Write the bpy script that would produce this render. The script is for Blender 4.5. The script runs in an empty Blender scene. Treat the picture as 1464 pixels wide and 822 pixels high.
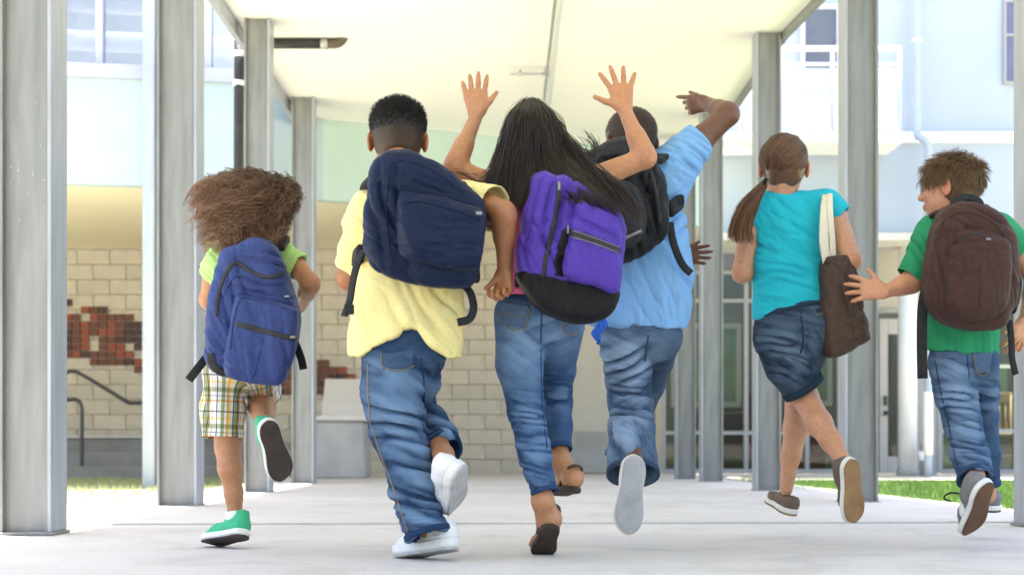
import bpy, math, random
import numpy as np
from mathutils import Vector
from mathutils.bvhtree import BVHTree

# ---------------------------------------------------------------- camera
scene = bpy.context.scene
COL = scene.collection
F, CX, CY, CH = 2200.0, 740.0, 635.0, 0.33      # focal length and vanishing point in photo pixels, camera height
cam_data = bpy.data.cameras.new('camera')
cam_data.sensor_width = 36.0
cam_data.lens = F / 1464.0 * 36.0
cam_data.shift_x = (732.0 - CX) / 1464.0
cam_data.shift_y = (CY - 411.0) / 1464.0
cam_data.clip_start = 0.1
cam_data.clip_end = 2000.0
cam_data.dof.use_dof = True
cam_data.dof.focus_distance = 4.75
cam_data.dof.aperture_fstop = 4.2
cam = bpy.data.objects.new('camera', cam_data)
cam.location = (0, 0, CH)
cam.rotation_euler = (math.radians(90), 0, 0)
COL.objects.link(cam)
scene.camera = cam

# ---------------------------------------------------------------- sky, sun, exposure
SUN_DIR = Vector((-0.085, 0.06, 1.0)).normalized()          # towards the sun
elev = math.asin(SUN_DIR.z)
world = bpy.data.worlds.new('World')
scene.world = world
world.use_nodes = True
wn = world.node_tree
for n in list(wn.nodes): wn.nodes.remove(n)
sky = wn.nodes.new('ShaderNodeTexSky')
sky.sky_type = 'NISHITA'
sky.sun_disc = False
sky.sun_elevation = elev
sky.sun_rotation = math.atan2(SUN_DIR.x, SUN_DIR.y)
sky.air_density = 1.0
sky.dust_density = 2.5
bgn = wn.nodes.new('ShaderNodeBackground')
bgn.inputs['Strength'].default_value = 0.15
wo = wn.nodes.new('ShaderNodeOutputWorld')
wn.links.new(sky.outputs[0], bgn.inputs['Color'])
wn.links.new(bgn.outputs[0], wo.inputs['Surface'])
sun_data = bpy.data.lights.new('sun', 'SUN')
sun_data.energy = 5.0
sun_data.angle = math.radians(0.5)
sun_data.color = (1.0, 0.95, 0.85)
sun = bpy.data.objects.new('sun', sun_data)
sun.rotation_euler = SUN_DIR.to_track_quat('Z', 'Y').to_euler()
sun.location = (-3, -8, 12)
COL.objects.link(sun)
vs = scene.view_settings
vs.view_transform = 'Standard'
vs.look = 'None'
vs.exposure = 2.0
vs.gamma = 1.0
vs.use_curve_mapping = False
scene.render.engine = 'CYCLES'
scene.cycles.use_denoising = True
scene.cycles.max_bounces = 8
scene.cycles.diffuse_bounces = 5
scene.cycles.glossy_bounces = 3
scene.cycles.transmission_bounces = 6
scene.cycles.caustics_reflective = False
scene.cycles.caustics_refractive = False

# ---------------------------------------------------------------- helpers: objects
def V3(a): return np.asarray(a, float)
def unit(v):
    v = V3(v); return v / (np.linalg.norm(v) + 1e-12)
def P(x, y, d):
    """a point of the place seen at photo pixel (x, y), d metres away"""
    return np.array([(x - CX) * d / F, d, CH + (CY - y) * d / F])

def tag(o, label=None, cat=None, group=None, kind=None):
    if label: o['label'] = label
    if cat: o['category'] = cat
    if group: o['group'] = group
    if kind: o['kind'] = kind
    return o
def empty(name, loc, label=None, cat=None, group=None, kind=None):
    o = bpy.data.objects.new(name, None)
    o.empty_display_size = 0.1
    o.location = loc
    COL.objects.link(o)
    return tag(o, label, cat, group, kind)
def origin_of(o):
    b = np.zeros(3)
    while o is not None:
        b = b + np.array(o.location); o = o.parent
    return b
def mesh_obj(name, verts, faces, mat, parent=None, smooth=False, loc=None, attrs=None):
    """one mesh object from world-space vertices; its origin is loc (default: centre of its base)"""
    v = np.asarray(verts, float).reshape(-1, 3)
    if loc is None:
        lo, hi = v.min(0), v.max(0)
        loc = np.array([(lo[0] + hi[0]) / 2, (lo[1] + hi[1]) / 2, lo[2]])
    loc = V3(loc)
    me = bpy.data.meshes.new(name)
    vl = v - loc
    if isinstance(faces, np.ndarray):
        n, k = faces.shape
        me.vertices.add(len(vl)); me.vertices.foreach_set('co', vl.astype(np.float32).ravel())
        me.loops.add(n * k); me.loops.foreach_set('vertex_index', faces.astype(np.int32).ravel())
        me.polygons.add(n)
        me.polygons.foreach_set('loop_start', np.arange(0, n * k, k, dtype=np.int32))
        me.update(calc_edges=True)
    else:
        me.from_pydata([tuple(q) for q in vl], [], faces)
    me.validate()
    if smooth:
        me.polygons.foreach_set('use_smooth', np.ones(len(me.polygons), dtype=bool))
    if attrs:
        for an, av in attrs.items():
            av = np.asarray(av, np.float32)
            if av.ndim == 1:
                a = me.attributes.new(an, 'FLOAT', 'POINT'); a.data.foreach_set('value', av)
            else:
                a = me.attributes.new(an, 'FLOAT_COLOR', 'POINT')
                c = np.ones((len(av), 4), np.float32); c[:, :3] = av
                a.data.foreach_set('color', c.ravel())
    me.materials.append(mat)
    o = bpy.data.objects.new(name, me)
    COL.objects.link(o)
    if parent is not None:
        o.parent = parent
        o.location = loc - origin_of(parent)
    else:
        o.location = loc
    return o
def shared(name, me, loc, parent, rot=None):
    o = bpy.data.objects.new(name, me); COL.objects.link(o)
    if parent is not None:
        o.parent = parent; loc = V3(loc) - origin_of(parent)
    o.location = loc
    if rot is not None: o.rotation_euler = rot
    return o

def smooth_path(pts, n=8):
    pts = [V3(p) for p in pts]; out = []
    q = [pts[0] * 2 - pts[1]] + pts + [pts[-1] * 2 - pts[-2]]
    for i in range(1, len(q) - 2):
        for t in np.linspace(0, 1, n, endpoint=False):
            a, b, c, d = q[i - 1:i + 3]
            out.append(.5 * ((2 * b) + (c - a) * t + (2 * a - 5 * b + 4 * c - d) * t * t + (3 * b - a - 3 * c + d) * t ** 3))
    out.append(pts[-1]); return out
class MB:
    """collects plain shapes (boxes, tubes, prisms) in world space"""
    def __init__(s): s.v = []; s.f = []
    def add(s, v, f):
        b = len(s.v); s.v += [tuple(map(float, q)) for q in v]
        s.f += [[i + b for i in q] for q in f]; return s
    def box(s, lo, hi, bev=0.0):
        (x0, y0, z0), (x1, y1, z1) = lo, hi
        if bev <= 0:
            v = [(x, y, z) for z in (z0, z1) for y in (y0, y1) for x in (x0, x1)]
            return s.add(v, [[0, 2, 3, 1], [4, 5, 7, 6], [0, 1, 5, 4], [2, 6, 7, 3], [0, 4, 6, 2], [1, 3, 7, 5]])
        b = bev
        ring = lambda i, z: [(x0 + i, y0 + b, z), (x0 + b, y0 + i, z), (x1 - b, y0 + i, z), (x1 - i, y0 + b, z),
                             (x1 - i, y1 - b, z), (x1 - b, y1 - i, z), (x0 + b, y1 - i, z), (x0 + i, y1 - b, z)]
        v = ring(b * .9, z0) + ring(0, z0 + b) + ring(0, z1 - b) + ring(b * .9, z1)
        f = [[7, 6, 5, 4, 3, 2, 1, 0], list(range(24, 32))]
        for k in range(3):
            for i in range(8):
                j = (i + 1) % 8
                f.append([k * 8 + i, k * 8 + j, k * 8 + 8 + j, k * 8 + 8 + i])
        return s.add(v, f)
    def tube(s, pts, r, n=10, cap=True):
        pts = [V3(p) for p in pts]
        rr = r if hasattr(r, '__len__') else [r] * len(pts)
        v = []; prev = None
        for i, p in enumerate(pts):
            t = unit(pts[min(i + 1, len(pts) - 1)] - pts[max(i - 1, 0)])
            if prev is None:
                a = np.array([0, 0, 1.]) if abs(t[2]) < .9 else np.array([1., 0, 0])
            else: a = prev
            u = unit(a - t * a.dot(t)); prev = u; w = np.cross(t, u)
            for k in range(n):
                q = 2 * math.pi * k / n
                v.append(p + rr[i] * (math.cos(q) * u + math.sin(q) * w))
        f = []
        for i in range(len(pts) - 1):
            for k in range(n):
                j = (k + 1) % n
                f.append([i * n + k, i * n + j, (i + 1) * n + j, (i + 1) * n + k])
        if cap:
            f.append(list(range(n))[::-1]); f.append(list(range((len(pts) - 1) * n, len(pts) * n)))
        return s.add(v, f)
    def prism(s, poly, axis, a, b):
        """poly: 2-D outline in the two remaining axes, extruded along axis from a to b"""
        n = len(poly)
        def mk(p, q):
            return {'x': (q, p[0], p[1]), 'y': (p[0], q, p[1]), 'z': (p[0], p[1], q)}[axis]
        v = [mk(p, a) for p in poly] + [mk(p, b) for p in poly]
        f = [list(range(n))[::-1], list(range(n, 2 * n))]
        for i in range(n):
            j = (i + 1) % n; f.append([i, j, n + j, n + i])
        return s.add(v, f)
    def build(s, name, mat, parent=None, smooth=False, loc=None):
        return mesh_obj(name, s.v, s.f, mat, parent, smooth, loc)
def box(name, lo, hi, mat, parent=None, bev=0.0):
    return MB().box(lo, hi, bev).build(name, mat, parent)

# ---------------------------------------------------------------- helpers: materials
def srgb(r, g, b):
    return tuple(((c / 255.0) / 12.92 if c / 255.0 <= .04045 else ((c / 255.0 + .055) / 1.055) ** 2.4) for c in (r, g, b))
def mat(name, col, rough=.8, var=.08, nscale=6.0, bump=0.0, bscale=60.0, sheen=0.0, metal=0.0, spec=.4,
        stretch=(1, 1, 1), attr=None, wear_highlight=None, wearcol=None, col2=None, coat=0.0, sss=0.0, detail=6.0, crease=0.0, cscale=24.0, distort=.8):
    m = bpy.data.materials.new(name); m.use_nodes = True
    nt = m.node_tree; N = nt.nodes; L = nt.links
    b = N['Principled BSDF']
    tc = N.new('ShaderNodeTexCoord')
    mp = N.new('ShaderNodeMapping'); mp.inputs['Scale'].default_value = stretch
    L.new(tc.outputs['Object'], mp.inputs[0])
    nz = N.new('ShaderNodeTexNoise'); nz.inputs['Scale'].default_value = nscale; nz.inputs['Detail'].default_value = detail
    L.new(mp.outputs[0], nz.inputs['Vector'])
    rp = N.new('ShaderNodeMapRange')
    rp.inputs['From Min'].default_value = .3; rp.inputs['From Max'].default_value = .7
    L.new(nz.outputs['Fac'], rp.inputs['Value'])
    mx = N.new('ShaderNodeMix'); mx.data_type = 'RGBA'
    ca = tuple(min(1, c * (1 - var)) for c in col); cb = tuple(min(1, c * (1 + var)) for c in (col2 or col))
    mx.inputs['A'].default_value = (*ca, 1); mx.inputs['B'].default_value = (*cb, 1)
    L.new(rp.outputs[0], mx.inputs['Factor'])
    out = mx.outputs['Result']
    if attr:
        at = N.new('ShaderNodeAttribute'); at.attribute_name = attr
        mm = N.new('ShaderNodeMix'); mm.data_type = 'RGBA'; mm.blend_type = 'MULTIPLY'
        mm.inputs['Factor'].default_value = 1.0
        L.new(out, mm.inputs['A']); L.new(at.outputs['Color'], mm.inputs['B']); out = mm.outputs['Result']
    if wear_highlight:
        at = N.new('ShaderNodeAttribute'); at.attribute_name = wear_highlight
        mm = N.new('ShaderNodeMix'); mm.data_type = 'RGBA'
        L.new(at.outputs['Fac'], mm.inputs['Factor']); L.new(out, mm.inputs['A'])
        mm.inputs['B'].default_value = (*wearcol, 1); out = mm.outputs['Result']
    L.new(out, b.inputs['Base Color'])
    b.inputs['Roughness'].default_value = rough
    b.inputs['Metallic'].default_value = metal
    b.inputs['Specular IOR Level'].default_value = spec
    if sheen:
        b.inputs['Sheen Weight'].default_value = sheen; b.inputs['Sheen Roughness'].default_value = .5
    if coat: b.inputs['Coat Weight'].default_value = coat
    if sss:
        b.inputs['Subsurface Weight'].default_value = sss
        b.inputs['Subsurface Radius'].default_value = (.012, .005, .003); b.inputs['Subsurface Scale'].default_value = 1.0
    nrm_in = None
    if crease:
        n3 = N.new('ShaderNodeTexNoise'); n3.inputs['Scale'].default_value = cscale; n3.inputs['Detail'].default_value = 3
        n3.inputs['Distortion'].default_value = distort
        L.new(mp.outputs[0], n3.inputs['Vector'])
        ab = N.new('ShaderNodeMath'); ab.operation = 'SUBTRACT'; ab.inputs[1].default_value = .5
        L.new(n3.outputs['Fac'], ab.inputs[0])
        a2 = N.new('ShaderNodeMath'); a2.operation = 'ABSOLUTE'; L.new(ab.outputs[0], a2.inputs[0])
        a3 = N.new('ShaderNodeMath'); a3.operation = 'POWER'; a3.inputs[1].default_value = .6; L.new(a2.outputs[0], a3.inputs[0])
        b3 = N.new('ShaderNodeBump'); b3.inputs['Strength'].default_value = crease; b3.inputs['Distance'].default_value = .012
        L.new(a3.outputs[0], b3.inputs['Height']); nrm_in = b3.outputs[0]
        L.new(nrm_in, b.inputs['Normal'])
    if bump:
        n2 = N.new('ShaderNodeTexNoise'); n2.inputs['Scale'].default_value = bscale; n2.inputs['Detail'].default_value = 4
        L.new(mp.outputs[0], n2.inputs['Vector'])
        bp = N.new('ShaderNodeBump'); bp.inputs['Strength'].default_value = bump; bp.inputs['Distance'].default_value = .004
        L.new(n2.outputs['Fac'], bp.inputs['Height'])
        if nrm_in is not None: L.new(nrm_in, bp.inputs['Normal'])
        L.new(bp.outputs[0], b.inputs['Normal'])
    return m
def glass(name, col=(.9, .95, .95), rough=.02, alpha=.35):
    """thin window pane: part clear, part mirror"""
    m = bpy.data.materials.new(name); m.use_nodes = True
    nt = m.node_tree; N = nt.nodes; L = nt.links
    for n in list(N): N.remove(n)
    o = N.new('ShaderNodeOutputMaterial'); t = N.new('ShaderNodeBsdfTransparent'); g = N.new('ShaderNodeBsdfGlossy')
    t.inputs[0].default_value = (*col, 1); g.inputs['Roughness'].default_value = rough
    x = N.new('ShaderNodeMixShader'); lw_ = N.new('ShaderNodeLayerWeight'); lw_.inputs[0].default_value = alpha
    L.new(lw_.outputs['Fresnel'], x.inputs[0])
    L.new(t.outputs[0], x.inputs[1]); L.new(g.outputs[0], x.inputs[2]); L.new(x.outputs[0], o.inputs['Surface'])
    return m

def frosted(name, col, amount):
    """milky sheet: part clear, part white"""
    m = bpy.data.materials.new(name); m.use_nodes = True
    nt = m.node_tree; N = nt.nodes; L = nt.links
    for n in list(N): N.remove(n)
    o = N.new('ShaderNodeOutputMaterial'); t = N.new('ShaderNodeBsdfTransparent'); g = N.new('ShaderNodeBsdfDiffuse')
    g.inputs['Color'].default_value = (*col, 1)
    x = N.new('ShaderNodeMixShader'); x.inputs[0].default_value = amount
    L.new(t.outputs[0], x.inputs[1]); L.new(g.outputs[0], x.inputs[2]); L.new(x.outputs[0], o.inputs['Surface'])
    return m
# ================================================================ THE PLACE
rnd = random.Random(7)
M = {}
M['concrete'] = mat('concrete', (.56, .525, .505), .8, .11, .9, .3, 90, stretch=(.7, 1.3, 1), detail=10)
def worn_concrete(name, col):
    m = mat(name, col, .8, .08, .9, .35, 110, detail=10)
    nt = m.node_tree; N = nt.nodes; L = nt.links; b = N['Principled BSDF']
    src = b.inputs['Base Color'].links[0].from_socket
    tc = N.new('ShaderNodeTexCoord')
    def layer(src, scale, lo, hi, c, amt, dist=0.0, stretch=(1, 1, 1)):
        mp = N.new('ShaderNodeMapping'); mp.inputs['Scale'].default_value = stretch; L.new(tc.outputs['Object'], mp.inputs[0])
        nz = N.new('ShaderNodeTexNoise'); nz.inputs['Scale'].default_value = scale; nz.inputs['Detail'].default_value = 6; nz.inputs['Distortion'].default_value = dist
        L.new(mp.outputs[0], nz.inputs['Vector'])
        r = N.new('ShaderNodeMapRange'); r.inputs['From Min'].default_value = lo; r.inputs['From Max'].default_value = hi; r.inputs['To Max'].default_value = amt
        L.new(nz.outputs['Fac'], r.inputs['Value'])
        x = N.new('ShaderNodeMix'); x.data_type = 'RGBA'; x.blend_type = 'MULTIPLY'
        L.new(r.outputs[0], x.inputs['Factor']); L.new(src, x.inputs['A']); x.inputs['B'].default_value = (*c, 1)
        return x.outputs['Result']
    src = layer(src, 2.6, .54, .66, (.62, .60, .58), .28, 1.2)                 # old water stains
    src = layer(src, 55, .60, .72, (.45, .43, .42), .45)                        # grit and specks
    src = layer(src, 1.4, .50, .62, (.72, .70, .69), .16, .6, (.6, 1.6, 1))       # trodden streaks
    L.new(src, b.inputs['Base Color'])
    return m
M['paving'] = worn_concrete('paving', (.585, .545, .52))
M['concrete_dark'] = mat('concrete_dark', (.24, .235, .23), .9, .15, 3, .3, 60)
M['joint'] = mat('joint', (.09, .085, .08), .95, .2, 20)
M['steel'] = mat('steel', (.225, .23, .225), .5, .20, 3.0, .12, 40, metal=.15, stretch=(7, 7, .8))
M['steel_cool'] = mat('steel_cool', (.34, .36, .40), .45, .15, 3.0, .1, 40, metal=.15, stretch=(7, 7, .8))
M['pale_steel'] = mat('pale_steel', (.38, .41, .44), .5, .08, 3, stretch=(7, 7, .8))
M['scuff'] = mat('scuff', (.45, .45, .44), .8, .1)
M['ceiling'] = mat('ceiling', (.88, .85, .775), .85, .03, .6, .1, 20)
M['dirt'] = mat('dirt', (.46, .42, .36), .95, .15, 3, .3, 30)
M['gravel'] = mat('gravel', (.58, .54, .46), .95, .2, 30, .5, 80)
M['lawn'] = mat('lawn', (.10, .16, .045), .95, .35, 9, .4, 60)
M['grass'] = mat('grass', (.13, .24, .05), .8, .4, 14, col2=(.16, .25, .06))
M['drygrass'] = mat('drygrass', (.42, .40, .20), .9, .3, 14, col2=(.34, .38, .16))
M['block'] = mat('block', (.50, .455, .385), .9, .10, 9, .35, 50)
M['block_b'] = mat('block_b', (.47, .43, .365), .9, .10, 9, .35, 50)
M['block_c'] = mat('block_c', (.53, .48, .405), .9, .10, 9, .35, 50)
M['mortar'] = mat('mortar', (.475, .435, .37), .95, .1, 12)
M['brick_red'] = mat('brick_red', (.25, .075, .048), .9, .25, 14, .3, 70)
M['brick_brown'] = mat('brick_brown', (.145, .064, .05), .9, .25, 14, .3, 70)
M['brick_dark'] = mat('brick_dark', (.075, .048, .048), .9, .25, 14, .3, 70)
M['aqua'] = mat('aqua', (.45, .545, .57), .85, .04, .8, .15, 30)
M['aqua_shaded'] = mat('aqua_shaded', (.50, .63, .57), .85, .05, .8, .15, 30)  # the aqua fascia, with canopy shade and bounce put into the colour
M['soffit'] = mat('soffit', (.80, .72, .52), .85, .04, .8)
M['pale_band'] = mat('pale_band', (.66, .63, .55), .85, .04, .8)
M['lavender'] = mat('lavender', (.46, .47, .57), .5, .04)
M['stucco'] = mat('stucco', (.37, .42, .49), .9, .04, 1.2, .2, 40)
M['white'] = mat('white', (.78, .78, .78), .5, .04)
M['cream_frame'] = mat('cream_frame', (.58, .56, .48), .55, .05)
M['grey_frame'] = mat('grey_frame', (.33, .33, .325), .5, .06)
M['door'] = mat('door', (.46, .44, .41), .6, .05)
M['putty'] = mat('putty', (.45, .42, .36), .8, .05)
M['black_pipe'] = mat('black_pipe', (.03, .028, .028), .5, .3, 10)
M['rail'] = mat('rail', (.06, .06, .065), .4, .2, 10, metal=.3)
M['galv'] = mat('galv', (.45, .46, .45), .4, .15, 20, metal=.6)
M['glass'] = glass('glass', (.62, .68, .66), .02, .25)
M['glass_up'] = glass('glass_up', (.85, .88, .92), .03, .35)
M['frost'] = frosted('frost', (.80, .82, .86), .35)
M['room'] = mat('room', (.20, .19, .165), .9, .1)
M['room_green'] = mat('room_green', (.27, .36, .24), .9, .2, 3)
M['room_dark'] = mat('room_dark', (.06, .05, .05), .9, .2)
M['room_floor'] = mat('room_floor', (.14, .12, .10), .6, .1)
M['maroon'] = mat('maroon', (.10, .012, .03), .6, .1)
M['wood'] = mat('wood', (.52, .36, .18), .5, .15, 6, stretch=(1, 1, 8))
M['roof_reflection'] = mat('roof_reflection', (.86, .85, .86), .7, .06)  # white slatted roof mirrored in the upper panes, put in as colour
M['shingle'] = mat('shingle', (.50, .49, .50), .9, .15, 20)

# ---- ground
g = mesh_obj('ground', [(-900, -900, -.06), (900, -900, -.06), (900, 900, -.06), (-900, 900, -.06)], [[0, 1, 2, 3]], M['dirt'], loc=(0, 0, -.06))
tag(g, kind='structure')
# walkway: slabs with real open joints
walk = empty('walkway', (0, 6, -.02), kind='structure')
jy = 6.3
XL, XR = -2.25, 2.42
def slab(y0a, y0b, y1a, y1b, xl0, xl1, xr0, xr1):
    t = 0.0 if y0a < 5 else .007; b = -.16; e = .004
    top = [(xl0, y0a), (xr0, y0b), (xr1, y1b), (xl1, y1a)]
    cx = sum(p[0] for p in top) / 4; cy = sum(p[1] for p in top) / 4
    ins = [(p[0] + e * np.sign(cx - p[0]), p[1] + e * np.sign(cy - p[1])) for p in top]
    v = [(x, y, b) for x, y in top] + [(x, y, t - e) for x, y in top] + [(x, y, t) for x, y in ins]
    f = [[3, 2, 1, 0], [8, 9, 10, 11]]
    for k in (0, 4):
        for i in range(4):
            j = (i + 1) % 4; f.append([k + i, k + j, k + 4 + j, k + 4 + i])
    mesh_obj('slab', v, f, M['paving'], walk)
gp = .014
ys = [-9.0, -5.2, -1.4, 2.4, 6.2, 10.0, 13.6, 16.93]
for i in range(len(ys) - 1):
    sk = .09                                      # joints run a little askew
    slab(ys[i] - sk * -1 + gp, ys[i] + .30 + gp, ys[i + 1] + sk - gp, (ys[i + 1] + .30 - gp) if i < len(ys) - 2 else ys[i + 1], XL, XL,
         2.62 if ys[i] < 5 else 2.62 - .06 * (ys[i] - 5), 2.62 if ys[i + 1] < 5 else 2.62 - .06 * (ys[i + 1] - 5))
mesh_obj('joint_filler', [(XL, -9, -.022), (1.95, -9, -.022), (1.95, 16.9, -.022), (XL, 16.9, -.022)], [[0, 1, 2, 3]], M['joint'], walk)
# paving right round the right-hand entrance, and the pale strip under the storefront
pv = mesh_obj('forecourt', [(1.2, 14.6, -.004), (9, 14.2, -.004), (9, 17.3, -.004), (1.2, 17.3, -.004)], [[0, 1, 2, 3]], M['gravel'])
tag(pv, kind='structure')
lw = mesh_obj('lawn', [(2.64, -9, -.03), (5.6, -9, -.03), (5.6, 14.4, -.03), (1.90, 14.7, -.03), (2.0, 12.4, -.03), (2.64, 5, -.03)], [[0, 1, 2, 3, 4, 5]], M['lawn'])
tag(lw, kind='structure')
cy_ = mesh_obj('bounce_paving', [(5.602, -9, -.028), (16, -9, -.028), (16, 14.2, -.028), (5.602, 14.2, -.028)], [[0, 1, 2, 3]], M['gravel'])  # pale paving added mostly out of view to bounce light onto the children
tag(cy_, kind='structure')
lw2 = mesh_obj('dry_lawn', [(-12, -9, -.035), (XL - .002, -9, -.035), (XL - .002, 16.4, -.035), (-12, 16.4, -.035)], [[0, 1, 2, 3]],
               mat('dry_lawn', (.56, .53, .42), .95, .2, 8, .4, 60, col2=(.50, .50, .36)))
tag(lw2, kind='structure')
def grass(name, n, area, matn, h0, h1, label, seed):
    r = np.random.RandomState(seed)
    xs, ys_ = area(r, n)
    n = len(xs)
    a = r.rand(n) * 6.283; h = h0 + (h1 - h0) * r.rand(n); w = .003 + .003 * r.rand(n)
    lx = (r.rand(n) - .5) * .05; ly = (r.rand(n) - .5) * .05
    v = np.zeros((n, 3, 3)); z0 = -.035
    v[:, 0] = np.c_[xs - np.cos(a) * w, ys_ - np.sin(a) * w, np.full(n, z0)]
    v[:, 1] = np.c_[xs + np.cos(a) * w, ys_ + np.sin(a) * w, np.full(n, z0)]
    v[:, 2] = np.c_[xs + lx, ys_ + ly, z0 + h]
    o = mesh_obj(name, v.reshape(-1, 3), np.arange(n * 3).reshape(-1, 3), matn)
    tag(o, label, 'grass', kind='stuff')
def area_r(r, n):
    y = 7 + (14.3 - 7) * r.rand(n); x = 2.45 + r.rand(n) * 4.6
    edge = np.where(y < 12.4, 2.64 - .64 * np.clip((y - 5) / 7.4, 0, 1), 2.0 - .05 * (y - 12.4))
    x = edge + .01 + r.rand(n) ** 1.3 * 4.6
    return x, y
grass('grass', 42000, area_r, M['grass'], .035, .075, 'short green lawn grass to the right of the walkway', 3)
def area_l(r, n):
    y = 9 + 7.3 * r.rand(n); x = XL - .02 - r.rand(n) * 5
    keep = r.rand(n) < np.clip((y - 8) / 7, .1, 1)
    return x[keep], y[keep]
grass('grass', 22000, area_l, M['drygrass'], .02, .06, 'sparse sunlit grass to the left of the walkway', 4)

# ---- canopy over the walkway
HC = 3.20
roof_pts = [(-1.90, -9), (2.3, -9), (2.22, 6.0), (2.02, 8.6), (1.84, 10.7), (1.80, 15.24), (.6, 14.69), (-.2, 14.37), (-1.72, 13.61), (-1.90, 13.43)]
n = len(roof_pts)
v = [(x, y, HC) for x, y in roof_pts] + [(x, y, HC + .16) for x, y in roof_pts]
f = [list(range(n))[::-1], list(range(n, 2 * n))] + [[i, (i + 1) % n, n + (i + 1) % n, n + i] for i in range(n)]
canopy = mesh_obj('canopy_roof', v, f, M['ceiling'])
tag(canopy, 'flat cream canopy roof over the walkway', 'roof')
def strip(name, p0, p1, w, z0, z1, m, parent):
    p0 = V3([*p0, 0]); p1 = V3([*p1, 0]); t = unit(p1 - p0); nn = np.array([-t[1], t[0], 0]) * w / 2
    v = [p0 - nn, p0 + nn, p1 + nn, p1 - nn]
    v = [(q[0], q[1], z0) for q in v] + [(q[0], q[1], z1) for q in v]
    return mesh_obj(name, v, [[3, 2, 1, 0], [4, 5, 6, 7], [0, 1, 5, 4], [1, 2, 6, 5], [2, 3, 7, 6], [3, 0, 4, 7]], m, parent)
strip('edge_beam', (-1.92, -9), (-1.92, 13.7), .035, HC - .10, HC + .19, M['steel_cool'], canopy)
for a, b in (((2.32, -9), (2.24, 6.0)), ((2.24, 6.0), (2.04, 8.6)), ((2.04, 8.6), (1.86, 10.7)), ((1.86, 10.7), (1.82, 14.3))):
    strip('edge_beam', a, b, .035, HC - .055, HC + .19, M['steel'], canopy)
strip('ceiling_batten', (.36, 2.0), (.30, 13.9), .05, HC - .008, HC + .001, M['ceiling'], canopy)

# ---- steel H columns
def h_column(px_left, px_right, d, side, label, ztop=HC - .002, cool=False, extra=0):
    xa = (px_left - CX) * (d if side < 0 else d + .2) / F; xb = (px_right - CX) * d / F
    root = empty('steel_column', ((xa + xb) / 2, d + .1, 0), label, 'column', 'steel columns along the walkway')
    dep = .20; tw = .014
    z0 = .012
    dim_m, lit_m = M['steel'], M['steel_cool']  # walkway-side flange is paler: the light it catches is in its colour
    box('flange', (xa, d, z0), (xa + tw, d + dep, ztop), dim_m if side < 0 else lit_m, root, .002)
    box('flange', (xb - tw, d, z0), (xb, d + dep, ztop), lit_m if side < 0 else dim_m, root, .002)
    box('web', (xa + tw, d + .035, z0), (xb - tw, d + .05, ztop - .001), M['steel'], root)
    box('base_plate', (xa - .012, d - .012, .001), (xb + .012, d + dep + .012, z0), M['steel'], root, .003)
    return root
def scuffs(root, xa, xb, y, zs, seed):
    r = random.Random(seed); mb = MB()
    for _ in range(16):
        x = xa + .03 + (xb - xa - .06) * r.random(); z = zs + r.gauss(0, .10); w = .0015 + .0025 * r.random(); h = .002 + .006 * r.random()
        mb.box((x, y - .0012, z), (x + w, y, z + h))
    o = mb.build('paint_chip', M['scuff'], root); o['kind'] = 'stuff'
c1 = h_column(-2, 73, 5.58, -1, 'nearest grey steel column at the left edge of the walkway')
scuffs(c1, (-2 - CX) * 5.58 / F, (73 - CX) * 5.58 / F, 5.615, 1.32, 5)
h_column(224, 281, 8.07, -1, 'grey steel column just left of the girl with curly hair')
h_column(349, 385, 10.35, -1, 'grey steel column behind the curly-haired girl, its top under the ceiling')
h_column(417, 448, 12.7, -1, 'farthest left grey steel column beside the concrete seat')
h_column(1449, 1535, 6.1, 1, 'grey steel column cut by the right edge of the picture')
h_column(1198, 1256, 8.6, 1, 'wide grey steel column between the girl in turquoise and the boy in green')
h_column(1075, 1117, 10.7, 1, 'grey steel column behind the girl in the turquoise shirt')
h_column(999, 1034, 13.3, 1, 'slim grey steel column left of the turquoise girl, nearer of a close pair')
h_column(964, 995, 14.25, 1, 'slim pale steel column beside the blue-shirted boy, farther of a close pair')
# white round post of the next row on the left
wp = empty('white_post', P(214, 692, 12.7) * [1, 1, 0], 'pale white post standing on the lawn behind a left steel column', 'post')
q = P(214, 692, 12.7)
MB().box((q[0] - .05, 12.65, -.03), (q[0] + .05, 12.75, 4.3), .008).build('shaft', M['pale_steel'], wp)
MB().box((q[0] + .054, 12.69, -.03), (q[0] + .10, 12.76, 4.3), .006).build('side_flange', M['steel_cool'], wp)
box('base_plate', (q[0] - .09, 12.60, -.034), (q[0] + .13, 12.80, -.018), M['steel'], wp)

# ---- pipes under the ceiling
pipe = empty('sprinkler_pipe', (.17, 9, HC - .09), 'thin grey sprinkler pipe running along the canopy ceiling', 'pipe')
xp = lambda y: .252 - .0075 * (y - 8)
zp = HC - .05
MB().tube([(xp(1), 1, zp), (xp(8), 8, zp), (xp(14.2), 14.2, zp)], .0125, 8).build('main_pipe', M['galv'], pipe, True)
yb = 2.82 * F / (CY - 106)
MB().tube([(xp(yb), yb, zp), (-.06, yb, zp)], .010, 8).build('branch_pipe', M['galv'], pipe, True)
MB().tube([(.02, yb, zp - .012), (.02, yb, zp + .03)], [.016, .010], 8).build('sprinkler_head', M['galv'], pipe, True)
for y in (3.5, 6.5, 9.5, yb):
    MB().box((xp(y) - .02, y - .012, zp - .017), (xp(y) + .02, y + .012, HC + .001)).build('pipe_clamp', M['galv'], pipe)
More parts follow.
